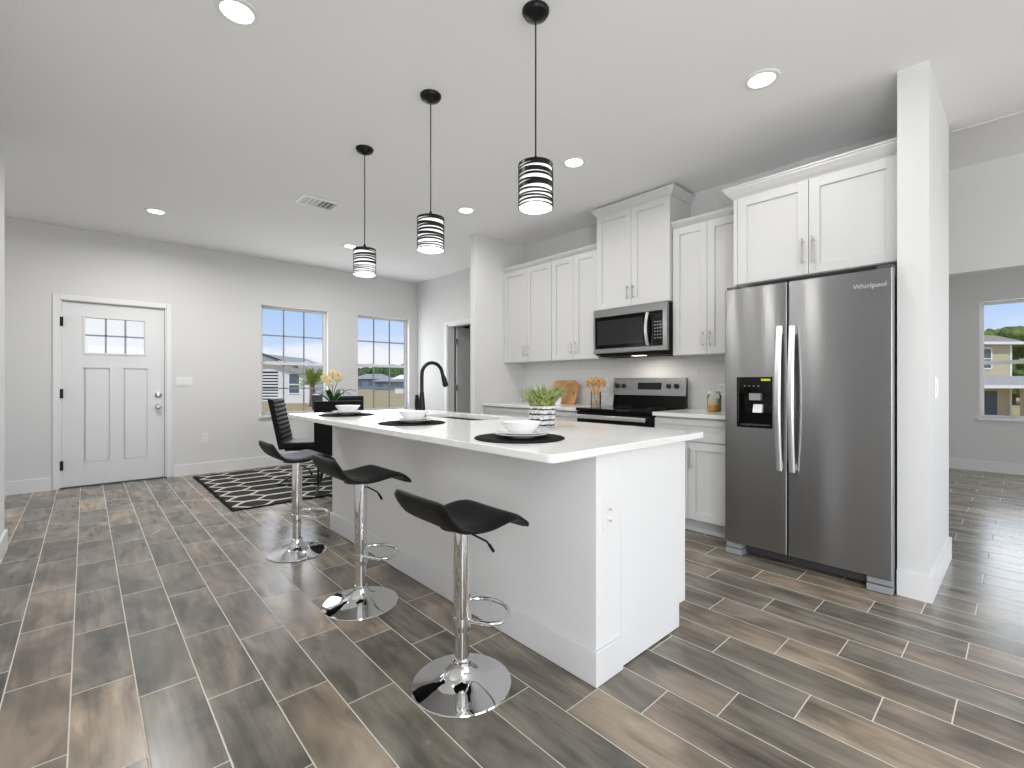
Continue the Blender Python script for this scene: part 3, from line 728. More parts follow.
def crown(label, y0, y1, z0, z1, xf, depth=0.045, ret0=False, ret1=False):
    # cove profile in (outward, up), swept along the face and down the returns with mitred corners
    prof = [(0, 0), (0.006, 0), (0.010, 0.010), (0.016, 0.016), (0.026, 0.030), (0.036, 0.050), (0.040, 0.056), (0.040, 0.064), (0.046, 0.070), (0.046, 0.080), (0, 0.080)]
    sc = (z1-z0)/0.080; so = depth/0.046
    b = MB()
    path = []
    def sec(fn):
        return [b.b.verts.new(fn(o*so, z0+h*sc)) for o, h in prof]
    secs = []
    if ret1: secs.append(sec(lambda o, z: (XK-0.002, y1+o, z)))
    secs.append(sec(lambda o, z: (xf-o, y1+(o if ret1 else 0), z)))
    secs.append(sec(lambda o, z: (xf-o, y0-(o if ret0 else 0), z)))
    if ret0: secs.append(sec(lambda o, z: (XK-0.002, y0-o, z)))
    for A, B_ in zip(secs, secs[1:]):
        n = len(A)
        for i in range(n):
            j = (i+1) % n
            b.b.faces.new((A[i], A[j], B_[j], B_[i]))
    b.b.faces.new(secs[0]); b.b.faces.new(list(reversed(secs[-1])))
    o = b.build('crown_molding', M['cabinet'], loc=(xf, (y0+y1)/2, z0))
    return tag(o, label, 'crown molding')
crown('white crown molding along the two leftmost wall cabinets', 2.812, 4.203, 2.455, 2.505, 3.722)
crown('white crown molding wrapping the top of the tall cabinet above the microwave', 2.032, 2.806, 2.748, 2.820, 3.687, ret0=True, ret1=True)
crown('short white crown molding on the cabinet between microwave and refrigerator', 1.399, 2.029, 2.455, 2.51, 3.722)
crown('white crown molding on the deep cabinet over the refrigerator', 0.472, 1.396, 2.446, 2.525, 3.422, 0.062, ret1=True)
# small boards closing the top behind the crowns of the cabinets
# ---- base cabinets
def base(name, label, y0, y1, ndoor=2, split=None):
    t = thing(name, label, 'cabinet', (XK-0.01, (y0+y1)/2, 0)); xf = 3.40
    MB().box(xf+0.022, XK-0.012, y0+0.0015, y1-0.0015, 0.11, 0.883).build('body', M['cabinet'], t, bevel=0.001)
    MB().box(xf+0.085, XK-0.012, y0+0.0015, y1-0.0015, 0.001, 0.109).build('toe_kick', M['cabinet'], t)
    d = shaker(MB(), y0+0.004, y1-0.004, 0.705, 0.868, xf, fr=0.045).build('drawer', M['cabinet'], t, bevel=0.0015)
    bar_handle_h(d, xf, (y0+y1)/2-0.065, (y0+y1)/2+0.065, 0.787)
    ym = split or (y0+y1)/2
    for k, (a, c) in enumerate(((y0+0.004, ym-0.0015), (ym+0.0015, y1-0.004))):
        d = shaker(MB(), a, c, 0.113, 0.697, xf).build('door', M['cabinet'], t, bevel=0.0015)
        bar_handle(d, xf, (c-0.028) if k == 0 else (a+0.028), 0.50, 0.655)
    return t
base('base_cabinet', 'white shaker base cabinet right of the range, beside the refrigerator', 1.415, 2.022, split=1.737)
base('base_cabinet', 'white shaker base cabinet immediately left of the range', 2.812, 3.430)
base('base_cabinet', 'white shaker base cabinet in the corner by the left wing wall', 3.432, 4.203)
def slab(label, y0, y1):
    return tag(MB().box(3.372, XK-0.010, y0, y1, 0.884, 0.914).build('countertop', M['quartz_back'], loc=(3.7, (y0+y1)/2, 0.884), bevel=0.003), label, 'countertop')
slab('white quartz countertop between the range and the refrigerator', 1.405, 2.024)
slab('white quartz countertop left of the range, under the wall cabinets', 2.810, 4.203)

# ================================================================== RANGE
def range_():
    y0, y1 = 2.032, 2.802; t = thing('kitchen_range', 'stainless and black electric range between the base cabinets, under the microwave', 'range', (3.7, 2.417, 0))
    MB().box(3.40, 3.985, y0, y1, 0.03, 0.895).box(3.44, 3.95, y0+0.03, y1-0.03, 0.0, 0.03).build('body', M['black_matte'], t, bevel=0.003)
    MB().box(3.352, 3.94, y0, y1, 0.895, 0.918).build('cooktop', M['black_gloss'], t, bevel=0.004)
    for (cx, cy, r) in ((3.52, 2.23, 0.10), (3.52, 2.61, 0.08), (3.79, 2.23, 0.075), (3.79, 2.61, 0.095)):
        MB().lathe([(r-0.002, 0.9181), (r+0.002, 0.9181), (r+0.002, 0.9186), (r-0.002, 0.9186), (r-0.002, 0.9181)], (cx, cy, 0), 40, cap=False).build('burner_ring', M['dark_grey'], t)
    dr = MB().box(3.365, 3.398, y0+0.004, y1-0.004, 0.20, 0.885).build('oven_door', M['black_gloss'], t, bevel=0.004)
    MB().box(3.3615, 3.366, y0+0.09, y1-0.09, 0.32, 0.70).build('oven_window', M['screen_dark'], dr)
    MB().box(3.3635, 3.399, y0+0.002, y1-0.002, 0.20, 0.26).build('lower_trim', M['steel'], dr)
    hb = MB().box(3.318, 3.332, y0+0.03, y1-0.03, 0.826, 0.862)
    for y in (y0+0.06, y1-0.06): hb.box(3.332, 3.366, y-0.015, y+0.015, 0.832, 0.856)
    hb.build('oven_handle', M['handle_steel'], dr, bevel=0.004)
    dw = MB().box(3.365, 3.398, y0+0.004, y1-0.004, 0.035, 0.19).build('storage_drawer', M['steel'], t, bevel=0.004)
    # backguard: black riser below, slanted stainless panel above
    MB().prism([(3.925, 0.918), (3.985, 0.918), (3.985, 1.190), (3.962, 1.190), (3.945, 1.03)], 'Y', y0+0.002, y1-0.002).build('backguard', M['black_gloss'], t, bevel=0.002)
    tilt = Matrix.Rotation(math.atan2(0.017, 0.16), 4, 'Y')
    base_ = Matrix.Translation((3.945, 0, 1.03)) @ tilt
    pn = MB().box(-0.012, 0.003, y0+0.001, y1-0.001, -0.004, 0.164, base_).build('control_panel', M['steel'], t, bevel=0.003)
    MB().box(-0.0140, -0.011, 2.27, 2.52, 0.052, 0.118, base_).build('display', M['screen_dark'], pn)
    for y in (2.09+0.03, 2.09+0.105, 2.745-0.075+0.01, 2.745+0.005):
        c = base_ @ Vector((-0.012, y, 0.085))
        MB().lathe([(0.023, 0.0), (0.021, -0.018), (0.018, -0.021), (0.0, -0.021)], c, 20, 'X').box(c.x-0.026, c.x-0.018, c.y-0.0035, c.y+0.0035, c.z-0.018, c.z+0.018).build('knob', M['black_knob'], pn)
range_()

# ================================================================== MICROWAVE
def microwave():
    y0, y1, z0, z1 = 2.000+0.032, 2.803, 1.412, 1.842; xf = 3.615
    t = thing('microwave', 'stainless over-the-range microwave with black glass door', 'microwave', (3.8, 2.417, 1.412))
    MB().box(xf+0.035, XK-0.012, y0, y1, z0, z1-0.004).build('body', M['black_matte'], t, bevel=0.003)
    dy = 2.165
    # frame of the whole face with a window opening
    fr = MB(); a, c = z0+0.055, z1-0.075
    fr.box(xf, xf+0.035, y0, y1, c, z1-0.004).box(xf, xf+0.035, y0, y1, z0+0.012, a)
    fr.box(xf, xf+0.035, y1-0.018, y1, a, c).box(xf, xf+0.035, y0, y0+0.040, a, c)
    fr.build('face_frame', M['steel'], t, bevel=0.003)
    d = MB().box(xf+0.006, xf+0.034, dy, y1-0.018, a, c).build('door', M['black_gloss'], t, bevel=0.002)
    MB().box(xf+0.0045, xf+0.0065, dy+0.10, y1-0.045, a+0.035, c-0.035).build('window_mesh', M['mw_glass'], d)
    pts = []
    for i in range(13):
        u = i/12; pts.append((xf-0.012-0.028*math.sin(PI*u), dy+0.045, a+0.012+(c-a-0.024)*u))
    hb = MB()
    for p, q in zip(pts, pts[1:]):
        v = []
        for P_ in (p, q):
            for dy_, dx_ in ((-0.013, -0.004), (0.013, -0.004), (0.013, 0.006), (-0.013, 0.006)):
                v.append(hb.b.verts.new((P_[0]+dx_, P_[1]+dy_, P_[2])))
        for f in ((0, 1, 5, 4), (1, 2, 6, 5), (2, 3, 7, 6), (3, 0, 4, 7)): hb.b.faces.new([v[i] for i in f])
    bmesh.ops.remove_doubles(hb.b, verts=hb.b.verts, dist=1e-5)
    for z in (a+0.016, c-0.016): hb.box(xf-0.018, xf+0.008, dy+0.035, dy+0.055, z-0.008, z+0.008)
    hb.build('door_handle', M['handle_steel'], d)
    MB().box(xf+0.0062, xf+0.0072, dy-0.004, dy, z0+0.013, z1-0.005).build('door_gap', M['black_matte'], t)
    cp = MB().box(xf+0.006, xf+0.034, y0+0.040, dy-0.004, a, c).build('control_panel', M['black_gloss'], t, bevel=0.001)
    MB().box(xf+0.004, xf+0.0065, y0+0.052, dy-0.016, c-0.06, c-0.025).build('display', M['screen_dark'], cp)
    for r in range(6):
        for q in range(3):
            y = y0+0.056+q*0.026; z = c-0.09-r*0.028
            MB().box(xf+0.0045, xf+0.0065, y, y+0.014, z-0.008, z).build('button', M['plastic_grey'], cp)
    MB().box(xf+0.04, XK-0.05, y0+0.05, y1-0.05, z0-0.018, z0).build('vent_base', M['black_matte'], t, bevel=0.004)
    MB().box(xf+0.06, xf+0.13, 2.30, 2.42, z0-0.020, z0-0.017).build('lamp_lens', M['lamp_warm'], t)
    l = bpy.data.lights.new('light', 'AREA'); l.shape = 'RECTANGLE'; l.size = 0.10; l.size_y = 0.30; l.energy = 0.8; l.color = (1, 0.93, 0.8); l.spread = math.radians(150)
    o = bpy.data.objects.new('light', l); COL.objects.link(o); o.parent = t
    o.location = Vector((3.79, 2.36, z0-0.03))-Vector(t.location); o.rotation_euler = (0, math.radians(-12), 0)
M['lamp_warm'] = mat('warm_lamp', (1, 1, 1), 0.5, emit=(1, 0.9, 0.72), estr=3.0)
microwave()

# ================================================================== REFRIGERATOR
def fridge():
    t = thing('refrigerator', 'stainless side-by-side refrigerator with black ice and water dispenser', 'refrigerator', (3.6, 0.92, 0))
    yL, yM, yR = 1.368, 0.985, 0.477; z0, z1 = 0.088, 1.768; xf = 3.190; xd = 3.262
    MB().box(3.270, 3.97, 0.484, 1.360, 0.05, 1.752).build('body', M['dark_grey'], t, bevel=0.004)
    def leaf(y0, y1, hole=None):
        b = MB(); r = 0.008
        # door with softly rounded vertical edges (seen from above)
        def outline(a, c):
            pts = [(xd, a), (xd, c)]
            for k in range(5):
                an = PI/2*k/4; pts.append((xf+r-r*math.sin(an), c-r+r*math.cos(an)))
            for k in range(5):
                an = PI/2*k/4; pts.append((xf+r-r*math.cos(an), a+r-r*math.sin(an)))
            return pts
        if hole is None:
            b.prism(outline(y0, y1), 'Z', z0, z1)
        else:
            ha, hc, hz0, hz1 = hole
            b.prism(outline(y0, y1), 'Z', z0, hz0); b.prism(outline(y0, y1), 'Z', hz1, z1)
            pa = [p for p in outline(y0, y1)]
            # side stiles
            b.prism([(xd, y0), (xd, ha), (xf, ha), (xf, y0+r)] + [(xf+r-r*math.cos(PI/2*k/4), y0+r-r*math.sin(PI/2*k/4)) for k in range(1, 5)], 'Z', hz0, hz1)
            b.prism([(xd, hc), (xd, y1)] + [(xf+r-r*math.sin(PI/2*k/4), y1-r+r*math.cos(PI/2*k/4)) for k in range(4)] + [(xf, y1-r), (xf, hc)], 'Z', hz0, hz1)
            b.box(xf+0.055, xd, ha, hc, hz0, hz1)
        return b
    hole = (1.069, 1.289, 0.858, 1.186)
    dl = leaf(yM+0.003, yL, hole).build('freezer_door', M['steel_fridge'], t, angle=50)
    dr = leaf(yR, yM-0.003).build('fridge_door', M['steel_fridge'], t, angle=50)
    # dispenser
    ha, hc, hz0, hz1 = hole; g = MB()
    g.box(xf-0.003, xf+0.054, ha, ha+0.014, hz0, hz1).box(xf-0.003, xf+0.054, hc-0.014, hc, hz0, hz1).box(xf-0.003, xf+0.054, ha+0.014, hc-0.014, hz0, hz0+0.016)
    g.box(xf-0.003, xf+0.054, ha+0.014, hc-0.014, hz1-0.105, hz1).box(xf+0.048, xf+0.054, ha+0.014, hc-0.014, hz0+0.016, hz1-0.105)
    ds = g.build('dispenser', M['black_gloss'], dl, bevel=0.003)
    for k in range(4):
        MB().box(xf-0.0042, xf-0.0030, 1.118+k*0.028+0.03, 1.128+k*0.028+0.03, 1.125, 1.130).build('indicator', M['plastic_grey'], ds)
    MB().box(xf-0.0045, xf-0.003, 1.082, 1.137, 1.160, 1.174).build('sticker', M['sticker'], ds)
    MB().box(xf+0.006, xf+0.046, 1.145, 1.215, 1.035, 1.083).build('ice_chute', M['plastic_grey'], ds, bevel=0.004)
    MB().prism([(xf+0.010, 0.955), (xf+0.036, 0.955), (xf+0.044, 1.005), (xf+0.026, 1.01)], 'Y', 1.138, 1.195).build('water_paddle', M['plastic_white'], ds, bevel=0.003)
    MB().box(xf+0.001, xf+0.046, 1.09, 1.268, hz0+0.016, hz0+0.021).build('drip_tray', M['dark_grey'], ds)
    # bowed flat handles
    for d, yc, zA, zB in ((dl, 1.024, 0.605, 1.50), (dr, 0.952, 0.605, 1.495)):
        n = 20; b = MB(); rings = []
        for i in range(n+1):
            u = i/n; z = zA+(zB-zA)*u; bow = 0.030+0.030*math.sin(PI*u)
            w = 0.0155
            rings.append([b.b.verts.new(p) for p in ((xf-bow-0.004, yc-w*0.55, z), (xf-bow-0.004, yc+w*0.55, z), (xf-bow, yc+w, z), (xf-bow+0.012, yc+w, z), (xf-bow+0.012, yc-w, z), (xf-bow, yc-w, z))])
        for a, c in zip(rings, rings[1:]):
            for k in range(6): b.b.faces.new((a[k], a[(k+1) % 6], c[(k+1) % 6], c[k]))
        b.b.faces.new(rings[0]); b.b.faces.new(list(reversed(rings[-1])))
        for z in (zA+0.03, zB-0.03): b.box(xf-0.026, xf+0.002, yc-0.011, yc+0.011, z-0.02, z+0.02)
        b.build('door_handle', M['handle_steel'], d)
    # hinge covers, base grille, feet
    for y in (yR+0.002, yL-0.075): MB().box(3.215, 3.30, y, y+0.073, 1.770, 1.790).build('hinge_cover', M['dark_grey'], t, bevel=0.003)
    gr = MB().box(3.262, 3.30, 0.60, 1.25, 0.022, 0.078)
    for k in range(4): gr.box(3.255, 3.262, 0.62, 1.23, 0.028+k*0.012, 0.033+k*0.012)
    gr.build('base_grille', M['dark_grey'], t, bevel=0.001)
    for y0_, y1_ in ((0.480, 0.595), (1.262, 1.366)):
        f = MB().box(3.202, 3.30, y0_, y1_, 0.004, 0.040).box(3.212, 3.30, y0_, y1_, 0.046, 0.078).box(3.23, 3.29, y0_+0.01, y1_-0.01, 0.0, 0.005)
        f.build('roller_foot', M['plastic_grey'], t, bevel=0.004)
    # badge lettering
    cu = bpy.data.curves.new('logo', 'FONT'); cu.body = 'Whirlpool'; cu.size = 0.036; cu.extrude = 0.0006; cu.align_x = 'CENTER'
    cu.materials.append(M['logo'])
    tmp = bpy.data.objects.new('logo_src', cu); COL.objects.link(tmp)
    bpy.context.view_layer.update()
    me = bpy.data.meshes.new_from_object(tmp.evaluated_get(bpy.context.evaluated_depsgraph_get()))
    bpy.data.objects.remove(tmp)
    Rm = Matrix(((0, 0, -1, 0), (-1, 0, 0, 0), (0, 1, 0, 0), (0, 0, 0, 1)))
    me.transform(Rm)
    o = bpy.data.objects.new('logo', me); COL.objects.link(o); o.parent = dr
    o.location = Vector((xf-0.0008, 0.578, 1.672))-rootpos(dr)
fridge()

# ================================================================== ISLAND
IX0, IX1, IY0, IY1 = 1.43, 2.20, 1.095, 3.66
def island():
    t = thing('kitchen_island', 'white kitchen island with painted knee wall and plain end panel', 'kitchen island', (1.8, 2.4, 0))
    MB().box(IX0, 1.592, IY0, IY1, 0.001, 0.883).build('knee_wall', M['drywall_island'], t, bevel=0.003)
    MB().prism([(1.592, IY0-0.012), (IX0-0.014, IY0-0.012), (IX0-0.014, IY1+0.012), (1.592, IY1+0.012), (1.592, IY1), (IX0, IY1), (IX0, IY0), (1.592, IY0)], 'Z', 0.001, 0.135).build('baseboard', M['trim'], t, bevel=0.004)
    # plain end panels with toe-kick notch
    for ya, yb in ((IY0+0.0005, IY0+0.030), (IY1-0.030, IY1-0.0005)):
        MB().prism([(1.5925, 0.004), (2.062, 0.004), (2.062, 0.112), (2.118, 0.112), (2.118, 0.883), (1.591, 0.883)], 'Y', ya, yb).build('end_panel', M['drywall_island'], t, bevel=0.0015)
    # boxes
    bd = MB().box(1.591, 2.116, IY0+0.0305, 2.24, 0.112, 0.883).box(1.591, 2.116, 3.04, IY1-0.0305, 0.112, 0.883)
    bd.box(1.591, 2.116, 2.241, 3.039, 0.112, 0.64)
    bd.build('body', M['cabinet'], t)
    MB().box(2.045, 2.060, IY0+0.031, IY1-0.031, 0.002, 0.111).build('toe_kick', M['cabinet'], t)
    def leaf(y0, y1, z0, z1, fr=0.06):
        b = MB(); xf = 2.141; th = 0.02
        b.box(xf-th, xf, y0, y0+fr, z0, z1).box(xf-th, xf, y1-fr, y1, z0, z1).box(xf-th, xf, y0+fr, y1-fr, z1-fr, z1).box(xf-th, xf, y0+fr, y1-fr, z0, z0+fr)
        b.box(xf-th+0.002, xf-0.011, y0+fr, y1-fr, z0+fr, z1-fr)
        return b
    def hnd(parent, y, z0, z1, horiz=False, y1=None):
        x = 2.141
        if horiz:
            h = MB().tube([(x+0.03, y, z0), (x+0.03, y1, z0)], 0.0055, 8)
            for yy in (y+0.02, y1-0.02): h.tube([(x+0.03, yy, z0), (x, yy, z0)], 0.005, 8)
        else:
            h = MB().tube([(x+0.03, y, z0), (x+0.03, y, z1)], 0.0055, 8)
            for z in (z0+0.02, z1-0.02): h.tube([(x+0.03, y, z), (x, y, z)], 0.005, 8)
        h.build('handle', M['nickel'], parent)
    ys = [IY0+0.014, 1.66, 2.24, 3.04, IY1-0.014]
    for k, (a, c) in enumerate(zip(ys, ys[1:])):
        if k == 2:
            leaf(a+0.003, c-0.003, 0.705, 0.87, 0.045).build('false_front', M['cabinet'], t, bevel=0.0015)
        else:
            d = leaf(a+0.003, c-0.003, 0.705, 0.87, 0.045).build('drawer', M['cabinet'], t, bevel=0.0015)
            hnd(d, (a+c)/2-0.065, 0.787, 0, True, (a+c)/2+0.065)
        m = (a+c)/2
        for q, (e, f) in enumerate(((a+0.003, m-0.0015), (m+0.0015, c-0.003))):
            d = leaf(e, f, 0.128, 0.697).build('door', M['cabinet'], t, bevel=0.0015)
            hnd(d, (f-0.028) if q == 0 else (e+0.028), 0.50, 0.65)
island()
def island_outlet():
    t = thing('wall_outlet', 'white outlet on the end of the island under the countertop corner', 'outlet', (1.505, IY0, 0.635))
    MB().box(-0.036, 0.036, -0.006, 0, -0.057, 0.057).build('cover_plate', M['plastic_white'], t, bevel=0.002, world=False)
    for z in (-0.022, 0.022):
        s = MB().box(-0.016, 0.016, -0.009, -0.006, z-0.014, z+0.014).build('socket', M['plastic_white'], t, bevel=0.002, world=False)
        MB().box(-0.007, -0.005, -0.0096, -0.009, z-0.004, z+0.006).box(0.004, 0.008, -0.0096, -0.009, z-0.005, z+0.003).build('slot', M['black_matte'], s, world=False)
island_outlet()

CX0, CX1, CY0, CY1, CZ0, CZ1 = 1.12, 2.20, 1.035, 3.74, 0.884, 0.914
SX0, SX1, SY0, SY1 = 1.78, 2.10, 2.30, 3.00
def island_top():
    r = 0.028; b = MB()
    # outer outline with small rounded corners; hole for the sink; built as a grid of ngons around the hole
    def arc(cx, cy, a0, n=6): return [(cx+r*math.cos(a0+PI/2*k/n), cy+r*math.sin(a0+PI/2*k/n)) for k in range(n+1)]
    out = arc(CX0+r, CY0+r, PI) + arc(CX1-r, CY0+r, -PI/2) + arc(CX1-r, CY1-r, 0) + arc(CX0+r, CY1-r, PI/2)
    rh = 0.05; hole = []
    for cx, cy, a0 in ((SX0+rh, SY0+rh, PI), (SX1-rh, SY0+rh, -PI/2), (SX1-rh, SY1-rh, 0), (SX0+rh, SY1-rh, PI/2)):
        hole += [(cx+rh*math.cos(a0+PI/2*k/6), cy+rh*math.sin(a0+PI/2*k/6)) for k in range(7)]
    bm = b.b; n = len(out)
    lay = []
    for z in (CZ0, CZ1):
        lay.append(([bm.verts.new((*p, z)) for p in out], [bm.verts.new((*p, z)) for p in hole]))
    for o_, h_ in lay:
        for i in range(n):
            j = (i+1) % n; bm.faces.new((o_[i], o_[j], h_[j], h_[i]))
    (o0, h0), (o1, h1) = lay
    for i in range(n):
        j = (i+1) % n; bm.faces.new((o0[i], o0[j], o1[j], o1[i])); bm.faces.new((h0[i], h0[j], h1[j], h1[i]))
    o = b.build('countertop', M['quartz'], loc=(1.66, 2.45, CZ0), bevel=0.0045, seg=3)
    tag(o, 'large white quartz countertop of the island, overhanging toward the stools', 'countertop')
island_top()
def sink():
    t = thing('sink', 'undermount stainless sink set in the island countertop', 'sink', ((SX0+SX1)/2, (SY0+SY1)/2, 0.70))
    b = MB(); e = 0.004; w = 0.003; x0, x1, y0, y1, zb = SX0-e, SX1+e, SY0-e, SY1+e, 0.70
    b.box(x0-w, x0, y0-w, y1+w, zb, CZ0-0.001).box(x1, x1+w, y0-w, y1+w, zb, CZ0-0.001).box(x0, x1, y0-w, y0, zb, CZ0-0.001).box(x0, x1, y1, y1+w, zb, CZ0-0.001).box(x0-w, x1+w, y0-w, y1+w, zb-w, zb)
    b.build('basin', M['steel'], t)
    MB().lathe([(0.0, 0.002), (0.03, 0.002), (0.045, 0.004), (0.05, 0.0)], ((SX0+SX1)/2, (SY0+SY1)/2, zb), 24).build('drain', M['nickel'], t)
sink()
def faucet():
    x, y, z = 1.70, 2.78, CZ1; t = thing('faucet', 'black gooseneck pull-down faucet on the island beside the sink', 'faucet', (x, y, z))
    MB().lathe([(0.030, 0), (0.029, 0.008), (0.0235, 0.06), (0.018, 0.13), (0.0145, 0.17), (0.0, 0.172)], (x, y, z), 24).build('base', M['black_metal'], t)
    pts = [(x, y, z+0.16), (x, y, z+0.28)]
    R = 0.083
    for i in range(1, 15):
        a = PI*i/14*0.93; pts.append((x+R-R*math.cos(a), y, z+0.29+R*math.sin(a)))
    e = pts[-1]; d = Vector(pts[-1])-Vector(pts[-2]); d.normalize()
    pts.append(tuple(Vector(e)+d*0.02))
    MB().tube(pts, 0.0125, 14).build('spout', M['black_metal'], t)
    p0 = Vector(e)+d*0.02
    MB().tube([p0, p0+d*0.02, p0+d*0.07, p0+d*0.085], [0.0135, 0.0165, 0.0205, 0.018], 16).build('spray_head', M['black_metal'], t)
    hy = y+0.055
    MB().tube([(x, y+0.015, z+0.045), (x, hy, z+0.045)], 0.014, 14).tube([(x, hy-0.004, z+0.04), (x+0.002, hy+0.012, z+0.09), (x+0.004, hy+0.016, z+0.150)], [0.019, 0.017, 0.012], 12).build('lever', M['black_metal'], t)
faucet()

# ================================================================== STOOLS
def seat_mesh():
    # side profile of the wave seat: (forward, up)
    prof = [(-0.196, 0.124), (-0.188, 0.100), (-0.170, 0.068), (-0.146, 0.040), (-0.112, 0.019), (-0.06, 0.008), (0.0, 0.006), (0.06, 0.014), (0.11, 0.020), (0.15, 0.012), (0.188, -0.012), (0.208, -0.032)]
    width = [0.150, 0.178, 0.186, 0.188, 0.188, 0.186, 0.184, 0.182, 0.180, 0.176, 0.168, 0.150]
    # densify
    P = []
    N = len(prof)
    def cr(a, b, c, d, t): return 0.5*((2*b)+(-a+c)*t+(2*a-5*b+4*c-d)*t*t+(-a+3*b-3*c+d)*t**3)
    for i in range(N-1):
        i0, i3 = max(i-1, 0), min(i+2, N-1)
        for k in range(3):
            t = k/3
            P.append((cr(prof[i0][0], prof[i][0], prof[i+1][0], prof[i3][0], t), cr(prof[i0][1], prof[i][1], prof[i+1][1], prof[i3][1], t), cr(width[i0], width[i], width[i+1], width[i3], t)))
    P.append((*prof[-1], width[-1]))
    b = MB(); bm = b.b; rings = []; m = 12; th = 0.013
    for i, (x, z, w) in enumerate(P):
        a = P[max(i-1, 0)]; c = P[min(i+1, len(P)-1)]
        tx, tz = c[0]-a[0], c[1]-a[1]; L = math.hypot(tx, tz); nx, nz = -tz/L, tx/L
        e = 1.0 if 0 < i < len(P)-1 else 0.35
        if i in (1, len(P)-2): e = 0.85
        ring = []
        for k in range(m):
            u = -1+2*k/(m-1); q = math.sqrt(max(0.0, 1-abs(u)**6)); q = max(q, 0.12)
            yy = u*w; dish = 0.004*(u*u)
            ring.append(((x+nx*(th*e*q+dish), yy, z+nz*(th*e*q+dish)), (x-nx*th*e*q, yy, z-nz*th*e*q)))
        top = [bm.verts.new(r[0]) for r in ring]; bot = [bm.verts.new(r[1]) for r in reversed(ring)]
        rings.append(top+bot)
    for A, B_ in zip(rings, rings[1:]):
        n = len(A)
        for k in range(n): bm.faces.new((A[k], A[(k+1) % n], B_[(k+1) % n], B_[k]))
    bm.faces.new(rings[0]); bm.faces.new(list(reversed(rings[-1])))
    return b
def stool(x, y, seat_z, rot, label):
    t = thing('bar_stool', label, 'bar stool', (x, y, 0), rot, 'bar stools at the island')
    o = seat_mesh().build('seat', M['leather'], t, world=False, loc=(0, 0, seat_z), angle=60)
    st = seat_z-0.012
    MB().lathe([(0.085, st-0.003), (0.085, st-0.007), (0.034, st-0.010), (0.034, st-0.014), (0, st-0.015)], n=24).build('seat_bracket', M['black_metal'], t, world=False)
    MB().lathe([(0.031, 0.205), (0.0325, 0.212), (0.0325, st-0.014), (0.0, st-0.014)], n=28).build('outer_column', M['chrome'], t, world=False)
    MB().lathe([(0.0275, 0.06), (0.0275, 0.216)], n=28).build('gas_lift', M['chrome'], t, world=False)
    MB().lathe([(0.188, 0.0), (0.190, 0.003), (0.188, 0.007), (0.155, 0.013), (0.11, 0.021), (0.078, 0.031), (0.056, 0.044), (0.042, 0.060), (0.036, 0.078), (0.034, 0.092), (0.029, 0.095), (0.0, 0.095)], n=64).build('base', M['chrome'], t, world=False)
    # D-shaped foot ring on a collar
    pts = []; R = 0.120
    zf = 0.245
    pts.append((0.015, -0.028, zf)); pts.append((0.05, -0.095, zf))
    for k in range(13):
        a = -PI/2+PI*k/12; pts.append((0.085+R*0.95*math.cos(a), R*math.sin(a), zf))
    pts.append((0.05, 0.095, zf)); pts.append((0.015, 0.028, zf))
    MB().tube(pts, 0.0085, 12).lathe([(0.032, zf-0.018), (0.036, zf-0.016), (0.036, zf+0.016), (0.032, zf+0.018)], n=24, cap=False).build('footrest', M['chrome'], t, world=False)
    MB().tube([(0.02, -0.03, st-0.035), (0.045, -0.095, st-0.055), (0.050, -0.108, st-0.070)], 0.004, 8).tube([(0.049, -0.102, st-0.064), (0.057, -0.122, st-0.090)], 0.006, 8).build('lever', M['black_metal'], t, world=False)
    return t
stool(1.065, 1.452, 0.622, math.radians(0), 'nearest black and chrome bar stool, closest to the camera')
stool(1.062, 2.334, 0.655, math.radians(0), 'middle black and chrome bar stool along the island')
stool(1.061, 3.330, 0.635, math.radians(0), 'farthest black and chrome bar stool, next to the patterned rug')

# ================================================================== ISLAND TABLEWARE
def setting(x, y, pos):
    tag(MB().lathe([(0.0, 0.0), (0.190, 0.0), (0.193, 0.002), (0.190, 0.004), (0.0, 0.004)], (x, y, CZ1), 64).build('placemat', M['placemat'], loc=(x, y, CZ1)), 'round black placemat under the %s place setting on the island' % pos, 'placemat', 'placemats on the island')
    z = CZ1+0.004; px, py = x+0.005, y-0.005
    tag(MB().lathe([(0.0, 0.0), (0.058, 0.0), (0.064, 0.004), (0.098, 0.013), (0.114, 0.0165), (0.115, 0.0185), (0.112, 0.0190), (0.070, 0.0078), (0.0, 0.0070)], (px, py, z), 56).build('dinner_plate', M['ceramic'], loc=(px, py, z)), 'white dinner plate of the %s place setting, lying on its placemat' % pos, 'plate', 'dinner plates on the island')
    z += 0.0078
    tag(MB().lathe([(0.0, 0.0), (0.054, 0.0), (0.060, 0.004), (0.092, 0.0135), (0.104, 0.0165), (0.105, 0.0185), (0.102, 0.0190), (0.066, 0.0078), (0.0, 0.0070)], (px, py, z), 56).build('salad_plate', M['ceramic'], loc=(px, py, z)), 'smaller white plate of the %s place setting, stacked under the bowl' % pos, 'plate', 'salad plates on the island')
    z += 0.0078
    tag(MB().lathe([(0.0, 0.0), (0.048, 0.0), (0.052, 0.004), (0.086, 0.047), (0.087, 0.050), (0.084, 0.050), (0.049, 0.008), (0.0, 0.006)], (px, py, z), 56).build('bowl', M['ceramic'], loc=(px, py, z)), 'white bowl of the %s place setting, resting on the plates' % pos, 'bowl', 'bowls on the island')
setting(1.365, 1.450, 'nearest')
setting(1.405, 2.405, 'middle')
setting(1.405, 3.325, 'farthest')

